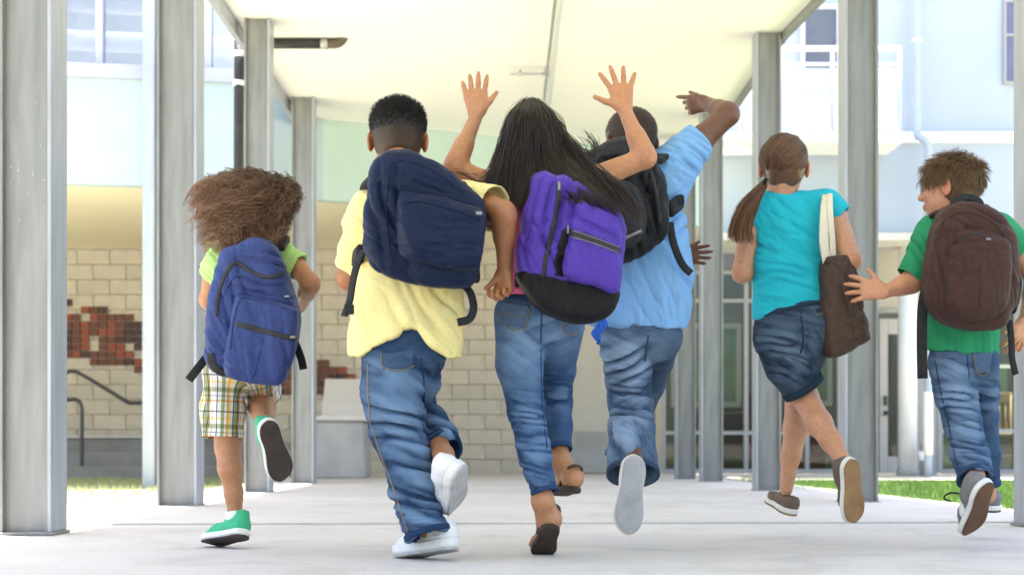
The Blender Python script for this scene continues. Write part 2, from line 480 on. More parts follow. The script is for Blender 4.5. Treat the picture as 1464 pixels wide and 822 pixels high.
# black drain: horizontal run under the ceiling with an elbow, and the downpipe outside
dr = empty('drain_pipe', P(440, 60, 10.9), 'dark brown drain pipe with an elbow hung below the ceiling', 'pipe')
dd = 10.9; zpipe = HC - .215
x1 = (492 - CX) * dd / F
zc = CH + (CY - 63) * dd / F
R = .036
arc = [(x1 - .07 + .07 * math.sin(t) - .0, dd, zc + .07 * (1 - math.cos(t))) for t in np.linspace(0, math.pi / 2, 8)]
MB().tube([(-1.86, dd, zc)] + [(x1 - .16, dd, zc)], R, 14).build('pipe_run', M['black_pipe'], dr, True)
MB().tube([(x1 - .161, dd, zc)] + arc + [(x1, dd, HC + .02)], R * .96, 14).build('elbow', mat('brown_pipe', (.10, .075, .05), .5, .2), dr, True)
MB().tube([(x1 - .165, dd, zc), (x1 - .115, dd, zc)], R * 1.12, 14).build('coupling', M['galv'], dr, True)
for xx in ((437 - CX) * dd / F,):
    MB().box((xx - .006, dd - .012, zc - R - .004), (xx + .006, dd + .012, HC + .001)).build('hanger', M['galv'], dr)
MB().box((-1.88, dd + .05, zc + R + .03), (x1 - .05, dd + .062, zc + R + .042)).build('hanger_rod', M['galv'], dr)
dp = empty('downpipe', (P(342, 240, 11.5)[0], 11.5, P(0, 330, 11.5)[2] - .05), 'black vertical downpipe with white clamps outside the canopy', 'pipe')
xd = P(342, 240, 11.5)[0]
MB().tube(smooth_path([(xd, 13.3, P(0, 330, 11.5)[2] - .05), (xd, 11.8, P(0, 330, 11.5)[2] - .05), (xd, 11.5, P(0, 325, 11.5)[2] + .2), (xd, 11.5, 3.35)], 6), .038, 12).build('pipe_run', M['black_pipe'], dp, True)
for py in (78, 120):
    zc2 = P(342, py, 11.5)[2]
    MB().tube([(xd, 11.5, zc2 - .02), (xd, 11.5, zc2 + .02)], .046, 12).build('clamp', M['white'], dp, True)

# ---- the left wing: concrete block wall under an overhanging upper storey
YW = 17.0; ZS = 2.49
wall = empty('block_wall', (-2, YW, 0), 'tan concrete block wall with a brick mosaic under the overhang', 'wall')
box('backing', (-9, YW + .006, -.03), (.58, YW + .3, ZS + .3), M['mortar'], wall)
bw, bh, jt = .36, .165, .007
meshes = {}
for k, mk in enumerate(('block', 'block_b', 'block_c')):
    o = MB().box((-bw / 2 + jt / 2, -.02, jt / 2), (bw / 2 - jt / 2, .02, bh - jt / 2), .003).build('block', M[mk], wall, loc=(0, 0, 0))
    meshes[k] = o.data; bpy.data.objects.remove(o)
h2 = MB().box((-bw / 4 + jt / 2, -.02, jt / 2), (bw / 4 - jt / 2, .02, bh - jt / 2), .006).build('block', M['block_b'], wall, loc=(0, 0, 0))
meshes['h'] = h2.data; bpy.data.objects.remove(h2)
for r_ in range(16):
    for c_ in range(-17, 2):
        x = c_ * bw + (bw / 2 if r_ % 2 else 0)
        if x < -5.75 or x + bw / 2 > .59 : continue
        k = rnd.choice([0, 0, 1, 2])
        shared('block', meshes[k], (x, YW - .008 + rnd.uniform(-.002, .002), r_ * bh), wall)
    if r_ % 2 == 0: pass
# brick mosaic: proud bricks in three fired colours, rows read off the photograph
bm = {}
BWd, BHt = .0985, .0815
for kk, mk in (('r', 'brick_red'), ('b', 'brick_brown'), ('d', 'brick_dark')):
    o = MB().box((-BWd / 2 + .005, -.016, .004), (BWd / 2 - .005, .016, BHt - .004), .003).build('brick', M[mk], wall, loc=(0, 0, 0))
    bm[kk] = o.data; bpy.data.objects.remove(o)
rows = ['dd.........', 'r..rbd.....', 'drb.rbbbb..', 'rbbrbbrbdddd', 'bdbrbrrbdddbd', 'ddbr.bbddd.rbb', 'rdbr.brr.ddbrbd.b', '.brdbbbrr..rdbrbb.r', '....bbbbdrrbbdrbbrdbb', '.........brdbrbbdrbbrdbbr.b', '...........rbbdbrrbbdbrbbrbddb', '.............drbbrdbbbrdbbrrbbdrb', '...............bbrbdbbrrbdbbrbbdbbrb']
pit = 12.6 * YW / F
x0 = P(79.5 + 6.2, 0, YW)[0]; z0 = P(0, 438.5, YW)[2]
for ri, row in enumerate(rows):
    for ci, chx in enumerate(row):
        if chx == '.': continue
        if x0 + ci * pit > P(514 - max(0, 10 - ri) * 0, 0, YW)[0]: continue
        shared('brick', bm[chx], (x0 + ci * pit, YW - .042 + rnd.uniform(-.003, .003), z0 - ri * BHt), wall)
for py, px1 in ((511, 470), (521, 492), (531, 512)):
    px = 440
    while px < px1:
        shared('brick', bm[rnd.choice('rbbd')], (P(px, 0, YW)[0], YW - .042, P(0, py + 9, YW)[2] - .035), wall); px += 12.6
# steps with a pale nosing on the left
st = empty('steps', (-4.3, 16, 0), 'low grey concrete steps below the brick mosaic', 'steps')
for k in range(3):
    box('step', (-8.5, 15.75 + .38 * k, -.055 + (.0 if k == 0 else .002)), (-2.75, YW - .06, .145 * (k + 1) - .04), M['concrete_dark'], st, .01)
box('landing_edge', (-8.5, 16.48, .399), (-2.75, YW - .07, .425), M['concrete'], st, .004)
hr = empty('handrail', (-4.6, 16.2, 0), 'dark tubular steel handrail beside the steps', 'handrail')
def pl(pts, d): return [P(x, y, d) for x, y in pts]
MB().tube(smooth_path(pl([(86, 632), (86, 560), (87, 538), (96, 532), (112, 533), (150, 555), (180, 573), (192, 576), (260, 576)], 16.6), 5), .021, 8).build('top_rail', M['rail'], hr, True)
MB().tube(smooth_path(pl([(60, 560), (80, 566), (95, 571), (108, 571), (115, 577), (117, 590), (117, 630), (117, 671)], 15.9), 5), .021, 8).build('lower_rail', M['rail'], hr, True)
MB().tube(pl([(60, 572), (84, 572)], 16.3), .018, 8).build('rail_stub', M['rail'], hr, True)

# upper storey of the left wing
up = empty('left_upper_storey', (-3, 13, ZS), 'pale aqua upper storey with a window band over a cream soffit', 'building')
fl = [(-9, 10.6), (-3.88, 12.75), (-2.35, 13.0), (-1.72, 13.62), (-.2, 14.38), (.6, 14.7), (1.9, 15.3)]
def wallstrip(name, pts, z0, z1, m, parent, th=.12, zf=None):
    vs_, fs = [], []
    for x, y in pts: vs_ += [(x, y, z0), (x, y, z1), (x, y + th, z1), (x, y + th, z0)]
    for i in range(len(pts) - 1):
        a = i * 4; b = a + 4
        for k in range(4): fs.append([a + k, b + k, b + (k + 1) % 4, a + (k + 1) % 4])
    fs += [[0, 1, 2, 3], [len(vs_) - 4 + k for k in (3, 2, 1, 0)]]
    return mesh_obj(name, vs_, fs, m, parent)
zb = CH + (CY - 110) * 12.75 / F
wallstrip('spandrel', fl[:4], ZS, zb, M['aqua'], up)
wallstrip('end_panel', fl[3:], ZS, HC + .5, M['aqua_shaded'], up)
zs2 = CH + (CY - 90) * 12.75 / F
wallstrip('window_sill', [(x, y - .05) for x, y in fl[:4]], zb + .001, zs2, M['lavender'], up, .2)
wallstrip('window_head', [(x, y) for x, y in fl[:4]], 5.1, 5.5, M['lavender'], up, .2)
wallstrip('parapet', fl[:4], 5.5, 6.0, M['aqua'], up, .2)
sof = [(x, y + .12) for x, y in fl] + [(1.9, YW + .2), (-9, YW + .2)]
sv = [(x, y, ZS + .002) for x, y in sof] + [(x, y, ZS + .1) for x, y in sof]
ns = len(sof)
mesh_obj('soffit', sv, [list(range(ns)), list(range(ns, 2 * ns))[::-1]] + [[i, (i + 1) % ns, ns + (i + 1) % ns, ns + i] for i in range(ns)], M['soffit'], up)
def along(pts, t):
    L_ = [math.dist(pts[i], pts[i + 1]) for i in range(len(pts) - 1)]; s_ = t * sum(L_)
    for i, l in enumerate(L_):
        if s_ <= l or i == len(L_) - 1:
            w = s_ / l; return (pts[i][0] * (1 - w) + pts[i + 1][0] * w, pts[i][1] * (1 - w) + pts[i + 1][1] * w)
        s_ -= l
fr = [(-6.5, 11.65), (-3.88, 12.75), (-2.35, 13.0), (-1.75, 13.55)]
mpx = [-90, 52, 139, 294, 372]
for i in range(len(mpx) - 1):
    def at_px(px):
        for t in np.linspace(0, 1, 400):
            q_ = along(fr, t)
            if CX + q_[0] * F / q_[1] >= px: return q_
        return fr[-1]
    a, b = at_px(mpx[i]), at_px(mpx[i + 1])
    win = wallstrip('window', [(a[0] - .03, a[1] + .02), (a[0] + .03, a[1] + .02)], zs2 + .001, 5.099, M['lavender'], up, .1)
    wallstrip('pane', [(a[0] + .031, a[1] + .06), (b[0] - .031, b[1] + .06)], zs2 + .002, 5.098, M['glass_up'], win, .008)
# pale slats painting the white roof's reflection in the upper windows
bk = [(x, y + .6) for x, y in fl[:4]]
for k in range(13):
    zz = zs2 - .05 + k * .16
    wallstrip('reflection_slat', [(x + .06 * (k % 2), y + .03 * (k % 3)) for x, y in bk], zz, zz + .15, M['roof_reflection'], up, .01)
box('upper_floor', (-9, 13.4, zs2 - .4), (-1.8, 16.8, zs2 - .3), M['room'], up)

# ---- concrete seat against the wall
seat = empty('concrete_seat', P(482, 684, 14.7) * [1, 1, 0], 'pale concrete seat with a sloping back beside the far left column', 'seat')
xa, xb = P(446, 0, 14.6)[0], P(520, 0, 14.6)[0]
zt = CH + (CY - 594) * 14.6 / F
MB().box((xa, 14.6, .001), (xb, 15.3, zt - .05), .02).build('base', mat('seat_concrete', (.40, .39, .385), .85, .15, 4, .3, 60), seat)
MB().box((xa - .03, 14.56, zt - .049), (xb + .08, 15.32, zt), .012).build('seat_slab', M['concrete'], seat)
zt2 = CH + (CY - 541) * 15.2 / F
MB().prism([(15.0, zt + .001), (15.34, zt + .001), (15.40, zt2), (15.28, zt2)], 'x', xa + .04, xb + .02).build('back', M['concrete'], seat)

# ---- the entrance wing: utility door, storefront, upper stucco storey
ent = empty('entrance_wing', (3.2, YW, 0), 'white stucco building with a glazed ground floor and balcony', 'building')
def XW(px, d=YW): return (px - CX) * d / F
def ZW(py, d=YW): return CH + (CY - py) * d / F
# plain putty wall between the block wall and the storefront
box('plain_wall', (.60, YW - .02, -.03), (XW(935), YW + .2, ZS + .2), M['putty'], ent)
ud = box('service_door', (XW(806), YW - .06, .02), (XW(888), YW - .025, 2.1), M['putty'], ent, .006)
for k in range(7):
    z = ZW(646) + k * .034
    box('louver_slat', (XW(822), YW - .075, z), (XW(872), YW - .055, z + .024), M['grey_frame'], ud)
box('kick_plate', (XW(812), YW - .068, .05), (XW(882), YW - .061, .30), M['grey_frame'], ud)
box('door_frame', (XW(797), YW - .05, -.02), (XW(805.5), YW - .021, 2.16), M['grey_frame'], ent)
box('corner_trim', (XW(936), YW - .06, -.02), (XW(946), YW + .1, ZS + .1), mat('tan_trim', (.40, .33, .24), .7), ent)
# storefront frames: mullions and transoms as separate bars, panes between them
def bar(px0, px1, py0, py1, m='grey_frame', dy=0.0, dep=.08, name='mullion', par=None):
    return box(name, (XW(px0), YW - .05 - dy, max(ZW(py1), -.02)), (XW(px1), YW - .05 - dy + dep, ZW(py0)), M[m], par or ent)
def pane(px0, px1, py0, py1, par=None):
    return box('pane', (XW(px0), YW - .02, ZW(py1)), (XW(px1), YW - .012, ZW(py0)), M['glass'], par or ent)
top = 388
for a, b in ((946.5, 951), (1016, 1021), (1063, 1069), (1094, 1099), (1150, 1156), (1196, 1203), (1246, 1254)):
    bar(a, b, top, 676)
xs = [(951.2, 1015.8), (1021.2, 1062.8), (1069.2, 1093.8), (1099.2, 1149.8), (1156.2, 1195.8), (1203.2, 1245.8)]
for a, b in xs:
    for py0, py1, nm in ((top, top + 5, 'transom'), (428, 433, 'transom'), (616, 621, 'transom'), (670, 677, 'sill')):
        bar(a, b, py0, py1, name=nm, dep=.07)
    pane(a, b, top + 5.1, 427.9); pane(a, b, 433.1, 615.9); pane(a, b, 621.1, 669.9)
# inner cream window frames seen through the glass
for a, b, c, d_ in ((1022, 1060, 462, 582), (960, 1008, 462, 582), (1160, 1190, 470, 580)):
    iw = empty('inner_window', (XW((a + b) / 2, 18.4), 18.4, ZW(d_, 18.4)))
    iw.parent = ent; iw.location = V3(iw.location) - origin_of(ent)
    for lo, hi in (((a, c), (a + 7, d_)), ((b - 7, c), (b, d_)), ((a + 7.1, c), (b - 7.1, c + 8)), ((a + 7.1, d_ - 8), (b - 7.1, d_))):
        box('frame', (XW(lo[0], 18.4), 18.4, ZW(hi[1], 18.4)), (XW(hi[0], 18.4), 18.46, ZW(lo[1], 18.4)), M['cream_frame'], iw)
    box('view', (XW(a + 7.1, 18.4), 18.43, ZW(d_ - 8.1, 18.4)), (XW(b - 7.1, 18.4), 18.44, ZW(c + 8.1, 18.4)), M['room_green'], iw)
box('room_back', (.6, 18.5, -.03), (8.5, 18.6, ZS + .2), M['room'], ent)
box('room_floor', (.6, YW + .05, -.03), (8.5, 18.49, -.01), M['room_floor'], ent)
for a, b, py0, py1, mk, d_ in ((985, 1020, 590, 668, 'room_dark', 18.1), (1028, 1068, 590, 668, 'room_dark', 18.2), (1140, 1180, 590, 676, 'maroon', 17.7), (1070, 1092, 560, 660, 'maroon', 18.0),
                               (1346, 1372, 560, 672, 'room_green', 17.9), (1370, 1410, 470, 520, 'room_green', 18.45), (1395, 1440, 520, 560, 'room_green', 18.4)):  # green panels: the right-hand windows' green reflection built as coloured boxes
    box('room_panel', (XW(a, d_), d_, max(ZW(py1, d_), -.009)), (XW(b, d_), d_ + .05, ZW(py0, d_)), M[mk], ent, .004)
# glazed door with lite and lever
box('header_panel', (XW(1254), YW - .05, ZW(442)), (XW(1464 + 60), YW + .1, ZS + .1), M['putty'], ent)
box('header_trim', (XW(1254), YW - .075, ZW(448)), (XW(1290), YW - .02, ZW(442.2)), M['grey_frame'], ent)
dr2 = empty('glazed_door', (XW(1272), YW, 0)); dr2.parent = ent; dr2.location = V3(dr2.location) - origin_of(ent)
for lo, hi in (((1256, 456), (1268, 677)), ((1282, 456), (1290, 677)), ((1268, 456), (1282, 478)), ((1268, 652), (1282, 677))):
    box('stile', (XW(lo[0]) + .001, YW - .05, max(ZW(hi[1]), .005) + .001), (XW(hi[0]) - .001, YW - .005, ZW(lo[1]) - .001), M['door'], dr2, .003)
box('lite', (XW(1268), YW - .03, ZW(652)), (XW(1282), YW - .024, ZW(478)), M['glass'], dr2)
MB().box((XW(1262), YW - .075, ZW(580)), (XW(1266), YW - .05, ZW(566))).build('lock', M['rail'], dr2)
MB().box((XW(1262), YW - .10, ZW(592)), (XW(1275), YW - .075, ZW(589))).box((XW(1262), YW - .10, ZW(594)), (XW(1265), YW - .05, ZW(587))).build('lever', M['rail'], dr2)
# right-hand storefront
for a, b in ((1339, 1346), (1398, 1402), (1448, 1454), (1500, 1506)):
    bar(a, b, 442, 676)
for a, b in ((1346.2, 1397.8), (1402.2, 1447.8), (1454.2, 1499.8)):
    for py0, py1, nm in ((442.2, 446, 'transom'), (522, 526, 'transom'), (613, 619, 'transom'), (670, 677, 'sill')):
        bar(a, b, py0, py1, 'cream_frame' if py0 < 600 else 'grey_frame', name=nm, dep=.07)
    pane(a, b, 446.1, 521.9); pane(a, b, 526.1, 612.9); pane(a, b, 619.1, 669.9)
box('wall_panel', (XW(1311.5), YW - .04, -.02), (XW(1338.5), YW + .1, ZW(442.3)), M['grey_frame'], ent)
# white round column and downpipe beside the door
rc = empty('white_column', (XW(1297, 16.4), 16.4, 0), 'round white column beside the glazed entrance door', 'column')
MB().tube([(XW(1298, 16.4), 16.4, -.004), (XW(1298, 16.4), 16.4, ZS + .02)], .10, 20).build('shaft', M['white'], rc, True)
MB().tube([(XW(1298, 16.4), 16.4, -.003), (XW(1298, 16.4), 16.4, .05)], .125, 20).build('base_ring', M['grey_frame'], rc, True)
# stucco storey above
YU = 15.9
box('upper_wall', (1.95, YU, ZS + .02), (9.5, YU + 1.5, 8.5), M['stucco'], ent)
box('band_course', (1.95, YU - .06, ZW(205, YU)), (9.5, YU - .001, ZW(190, YU)), M['white'], ent, .006)
box('bottom_band', (1.9, YU - .05, ZS - .06), (9.5, YW - .06, ZS + .019), M['pale_band'], ent, .006)
uw = empty('upper_window', (XW(1172, YU), YU, ZW(150, YU))); uw.parent = ent; uw.location = V3(uw.location) - origin_of(ent)
for lo, hi in (((1143, 8), (1150, 150)), ((1195, 8), (1203, 150)), ((1150, 8), (1195, 15)), ((1150, 72), (1195, 75)), ((1150, 143), (1195, 150))):
    box('frame', (XW(lo[0], YU), YU - .05, ZW(hi[1], YU)), (XW(hi[0], YU), YU - .004, ZW(lo[1], YU)), M['lavender'], uw)
box('glass_pane', (XW(1150, YU), YU - .025, ZW(143, YU)), (XW(1195, YU), YU - .012, ZW(15, YU)), mat('dark_glass', (.10, .11, .13), .15, .1, spec=.6), uw)
cw = empty('corner_window', (XW(1452, YU), YU, ZW(60, YU))); cw.parent = ent; cw.location = V3(cw.location) - origin_of(ent)
for lo, hi in (((1434, 2), (1437, 122)), ((1500, 2), (1504, 122)), ((1437, 2), (1500, 5)), ((1437, 118), (1500, 122)), ((1437, 50), (1500, 53))):
    box('frame', (XW(lo[0], YU), YU - .04, ZW(hi[1], YU)), (XW(hi[0], YU), YU - .004, ZW(lo[1], YU)), M['grey_frame'], cw)
box('glass_pane', (XW(1437, YU), YU - .02, ZW(118, YU)), (XW(1500, YU), YU - .01, ZW(5, YU)), mat('violet_glass', (.12, .12, .20), .12, .1, spec=.6), cw)
# balcony
YB = 15.2
bal = empty('balcony', (XW(1190, YB), YB, ZW(190, YB)), 'white balcony with tube rail and pale panels on the upper storey', 'balcony')
box('floor_slab', (1.95, YB - .05, ZW(205, YB)), (XW(1290, YB), YU - .062, ZW(190, YB)), M['white'], bal, .005)
for py in (70, 92):
    MB().tube([(1.95, YB, ZW(py, YB)), (XW(1288, YB), YB, ZW(py, YB))], .026 if py == 70 else .016, 8).build('rail', M['white'], bal, True)
for px in (1060, 1115, 1190, 1238, 1286):
    MB().tube([(XW(px, YB), YB, ZW(190, YB)), (XW(px, YB), YB, ZW(70, YB))], .022, 8).build('post', M['lavender'], bal, True)
for a, b in ((1062, 1113), (1117, 1188), (1192, 1236), (1240, 1284)):
    box('panel', (XW(a, YB), YB - .004, ZW(186, YB)), (XW(b, YB), YB + .004, ZW(98, YB)), M['frost'], bal)
# rain downpipe with elbow
rp_ = empty('rain_pipe', (XW(1316, 15.7), 15.7, 0), 'pale downpipe with a bend on the white stucco wall', 'pipe')
MB().tube(smooth_path([P(1311, -300, 15.75), P(1311, 0, 15.75), P(1311, 175, 15.75), P(1315, 195, 15.7), P(1324, 203, 15.65), P(1327, 220, 15.65), P(1327, 340, 15.65), P(1327, 560, 15.65), [P(1327, 0, 15.65)[0], 15.65, .0]], 6), .040, 10).build('pipe_run', M['stucco'], rp_, True)
MB().tube([P(1327, 560, 15.65), P(1327, 650, 15.65)], .05, 10).build('lower_sleeve', M['white'], rp_, True)
for py in (60, 300, 500):
    px = 1311 if py < 180 else 1327; d_ = 15.75 if py < 180 else 15.65
    a = P(px, py, d_); MB().tube([a, a + [0, 0, .03]], .047, 10).build('clamp', M['white'], rp_, True)
# spigot stand beside the door
sp = empty('hose_spigot', P(1320, 676, 16.2) * [1, 1, 0], 'small white hose tap on a grey post beside the entrance', 'tap')
a = P(1318, 676, 16.2)
MB().tube([(a[0], 16.2, -.003), (a[0], 16.2, .34)], .022, 8).build('stand_pipe', M['steel'], sp, True)
MB().tube([(a[0], 16.2, .16), (a[0], 16.2, .26)], .04, 10).build('valve_body', M['white'], sp, True)
MB().tube([(a[0] + .02, 16.2, .22), (a[0] + .06, 16.18, .22), (a[0] + .075, 16.17, .19)], .014, 8).build('spout', M['white'], sp, True)
# wooden chair behind the glass
ch = empty('wooden_chair', (XW(1434, 17.6), 17.6, -.01), 'light wooden chair behind the right-hand window', 'chair')
cxx = XW(1434, 17.6)
for sx in (-1, 1):
    MB().tube([(cxx + sx * .17, 17.45, -.009), (cxx + sx * .16, 17.46, .42)], .02, 8).build('leg', M['wood'], ch, True)
    MB().tube([(cxx + sx * .17, 17.85, -.009), (cxx + sx * .17, 17.80, .42), (cxx + sx * .18, 17.88, .92)], .02, 8).build('leg', M['wood'], ch, True)
MB().box((cxx - .21, 17.42, .421), (cxx + .21, 17.84, .46), .01).build('seat', M['wood'], ch)
MB().box((cxx - .20, 17.862, .82), (cxx + .20, 17.884, .93), .006).build('top_rail', M['wood'], ch)
for k in range(4):
    x = cxx - .11 + k * .073
    MB().tube([(x, 17.82, .46), (x, 17.873, .82)], .012, 6).build('spindle', M['wood'], ch, True)
MB().tube([(cxx - .165, 17.455, .2), (cxx + .165, 17.455, .2)], .012, 6).build('stretcher', M['wood'], ch, True)
# ================================================================ SCULPTING KIT: signed-distance shapes -> one smooth mesh
def _hash(ix, iy, iz, seed):
    h = (ix * 374761393 + iy * 668265263 + iz * 1274126177 + seed * 362437) & 0xffffffff
    h = ((h ^ (h >> 13)) * 1274126177) & 0xffffffff
    return ((h ^ (h >> 16)) & 0xffff) / 32767.5 - 1.0
def vnoise(p, seed=0):
    p = np.asarray(p, float)
    i = np.floor(p).astype(np.int64); f = p - i
    u = f * f * f * (f * (f * 6 - 15) + 10)
    r = 0
    for dx in (0, 1):
        wx = u[:, 0] if dx else 1 - u[:, 0]
        for dy in (0, 1):
            wy = u[:, 1] if dy else 1 - u[:, 1]
            for dz in (0, 1):
                wz = u[:, 2] if dz else 1 - u[:, 2]
                r = r + wx * wy * wz * _hash(i[:, 0] + dx, i[:, 1] + dy, i[:, 2] + dz, seed)
    return r
def fbm(p, seed=0, o=3):
    a = 1.0; r = 0; t = 0
    for k in range(o):
        r = r + a * vnoise(p * (2 ** k), seed + 17 * k); t += a; a *= .5
    return r / t
def smin(a, b, k):
    if k <= 0: return np.minimum(a, b)
    h = np.maximum(k - np.abs(a - b), 0) / k
    return np.minimum(a, b) - h * h * k * .25
class Sdf:
    def __init__(s, cell=.005, k=.02):
        s.cell = cell; s.k = k; s.ops = []
    def _add(s, fn, lo, hi, op, k, clips):
        s.ops.append((fn, np.minimum(lo, hi), np.maximum(lo, hi), op, s.k if k is None else k, clips)); return s
    def cone(s, a, b, ra, rb=None, flat=None, op='u', k=None, clips=()):
        a, b = V3(a), V3(b); rb = ra if rb is None else rb
        ab = b - a; L2 = max(ab.dot(ab), 1e-12)
        if flat is not None: u, fk = unit(flat[0]), flat[1]
        def fn(p):
            q = p - a
            t = np.clip(q @ ab / L2, 0, 1)
            dv = q - t[..., None] * ab
            if flat is not None:
                dv = dv + (dv @ u)[..., None] * u * (1 / fk - 1)
                return (np.linalg.norm(dv, axis=-1) - (ra + (rb - ra) * t)) * (.5 + .5 * min(1, fk))
            return np.linalg.norm(dv, axis=-1) - (ra + (rb - ra) * t)
        r = max(ra, rb) * (1 if flat is None else max(1, fk))
        return s._add(fn, np.minimum(a, b) - r, np.maximum(a, b) + r, op, k, clips)
    def chain(s, pts, rad, flat=None, **kw):
        for i in range(len(pts) - 1): s.cone(pts[i], pts[i + 1], rad[i], rad[i + 1], flat, **kw)
        return s
    def ell(s, c, r, R=None, op='u', k=None, clips=()):
        c = V3(c); r = V3(r); R = np.eye(3) if R is None else np.asarray(R)
        def fn(p):
            q = (p - c) @ R.T
            k0 = np.linalg.norm(q / r, axis=-1); k1 = np.linalg.norm(q / (r * r), axis=-1)
            return k0 * (k0 - 1) / np.maximum(k1, 1e-9)
        e = np.full(3, r.max())
        return s._add(fn, c - e, c + e, op, k, clips)
    def box(s, c, h, R=None, rnd_=.01, op='u', k=None, clips=()):
        c = V3(c); h = V3(h) - rnd_; R = np.eye(3) if R is None else np.asarray(R)
        def fn(p):
            q = np.abs((p - c) @ R.T) - h
            return np.linalg.norm(np.maximum(q, 0), axis=-1) + np.minimum(q.max(-1), 0) - rnd_
        e = np.full(3, np.linalg.norm(h + rnd_))
        return s._add(fn, c - e, c + e, op, k, clips)
    def clip(s, pt, nrm, wob=0, seed=0):
        """cut away everything on the side the normal points to"""
        pt, nrm = V3(pt), unit(nrm)
        def fn(p):
            d = (p - pt) @ nrm
            if wob: d = d + wob * vnoise(p.reshape(-1, 3) * 14, seed).reshape(d.shape)
            return d
        s.ops.append((fn, None, None, 'x', 0, ())); return s
    def field(s):
        los = [o[1] for o in s.ops if o[3] == 'u']; his = [o[2] for o in s.ops if o[3] == 'u']
        c = s.cell
        lo = np.min(los, 0) - 3 * c; hi = np.max(his, 0) + 3 * c
        n = np.ceil((hi - lo) / c).astype(int) + 1
        D = np.full(n, 1.0, np.float64)
        ax = [lo[i] + c * np.arange(n[i]) for i in range(3)]
        for fn, a, b, op, k, clips in s.ops:
            if a is None: sl = [slice(0, n[i]) for i in range(3)]
            else:
                m = k + 3 * c
                i0 = np.clip(np.floor((a - m - lo) / c).astype(int), 0, n); i1 = np.clip(np.ceil((b + m - lo) / c).astype(int) + 1, 0, n)
                if (i1 <= i0).any(): continue
                sl = [slice(i0[i], i1[i]) for i in range(3)]
            g = np.stack(np.meshgrid(ax[0][sl[0]], ax[1][sl[1]], ax[2][sl[2]], indexing='ij'), -1)
            d = fn(g)
            for pt, nr in clips: d = np.maximum(d, (g - V3(pt)) @ unit(nr))
            cur = D[tuple(sl)]
            if op == 'u': D[tuple(sl)] = smin(cur, d, k)
            elif op == 's': D[tuple(sl)] = -smin(-cur, d, k)
            else: D[tuple(sl)] = np.maximum(cur, d)
        return D, lo
    def mesh(s, relax=1):
        D, lo = s.field(); c = s.cell
        D = D + 1e-9
        ins = D < 0
        n = np.array(D.shape)
        cor = [(i, j, k) for i in (0, 1) for j in (0, 1) for k in (0, 1)]
        sub = lambda A, o: A[o[0]:n[0] - 1 + o[0], o[1]:n[1] - 1 + o[1], o[2]:n[2] - 1 + o[2]]
        cnt = sum(sub(ins, o).astype(np.int8) for o in cor)
        act = (cnt > 0) & (cnt < 8)
        idx = np.argwhere(act)
        vid = np.full(act.shape, -1, np.int64); vid[act] = np.arange(len(idx))
        acc = np.zeros((len(idx), 3)); num = np.zeros(len(idx))
        val = {o: D[idx[:, 0] + o[0], idx[:, 1] + o[1], idx[:, 2] + o[2]] for o in cor}
        for o in cor:
            for axx in range(3):
                if o[axx] == 0:
                    o2 = list(o); o2[axx] = 1; o2 = tuple(o2)
                    a, b = val[o], val[o2]; m = (a < 0) != (b < 0)
                    t = np.where(m, a / np.where(m, a - b, 1), 0)
                    p = np.array(o, float)[None, :].repeat(len(idx), 0); p[:, axx] = t
                    acc += np.where(m[:, None], p, 0); num += m
        v = lo + c * (idx + acc / num[:, None])
        faces = []
        for axx in range(3):
            o = [0, 0, 0]; o[axx] = 1
            A = ins[:n[0] - o[0], :n[1] - o[1], :n[2] - o[2]]; B = ins[o[0]:, o[1]:, o[2]:]
            e = np.argwhere(A != B)
            u, w = (axx + 1) % 3, (axx + 2) % 3
            ok = (e[:, u] > 0) & (e[:, w] > 0) & (e[:, u] < n[u] - 1) & (e[:, w] < n[w] - 1)
            e = e[ok]
            fl = A[e[:, 0], e[:, 1], e[:, 2]]
            def g(du, dw):
                q = e.copy(); q[:, u] += du; q[:, w] += dw; return vid[q[:, 0], q[:, 1], q[:, 2]]
            q = np.stack([g(-1, -1), g(0, -1), g(0, 0), g(-1, 0)], 1)
            q = np.where(fl[:, None], q, q[:, ::-1])
            faces.append(q)
        f = np.concatenate(faces)
        f = f[(f >= 0).all(1)]
        for _ in range(relax): v = laplace(v, f, .5)
        return v, f
def laplace(v, f, w):
    acc = np.zeros_like(v); num = np.zeros(len(v))
    k = f.shape[1]
    for i in range(k):
        for j in ((i + 1) % k, (i - 1) % k):
            for c in range(3): acc[:, c] += np.bincount(f[:, i], v[f[:, j], c], len(v))
            num += np.bincount(f[:, i], minlength=len(v))
    return v * (1 - w) + w * acc / np.maximum(num, 1)[:, None]
def normals(v, f):
    a = v[f[:, 2]] - v[f[:, 0]]; b = v[f[:, 3 if f.shape[1] == 4 else 1]] - v[f[:, 1 if f.shape[1] == 4 else 0]]
    fn = np.cross(a, b)
    out = np.zeros_like(v)
    for i in range(f.shape[1]):
        for c in range(3): out[:, c] += np.bincount(f[:, i], fn[:, c], len(v))
    return out / (np.linalg.norm(out, axis=1)[:, None] + 1e-12)
def joinm(parts):
    vs_, fs, b = [], [], 0
    for v, f in parts:
        vs_.append(v); fs.append(f + b); b += len(v)
    return np.concatenate(vs_), np.concatenate(fs)
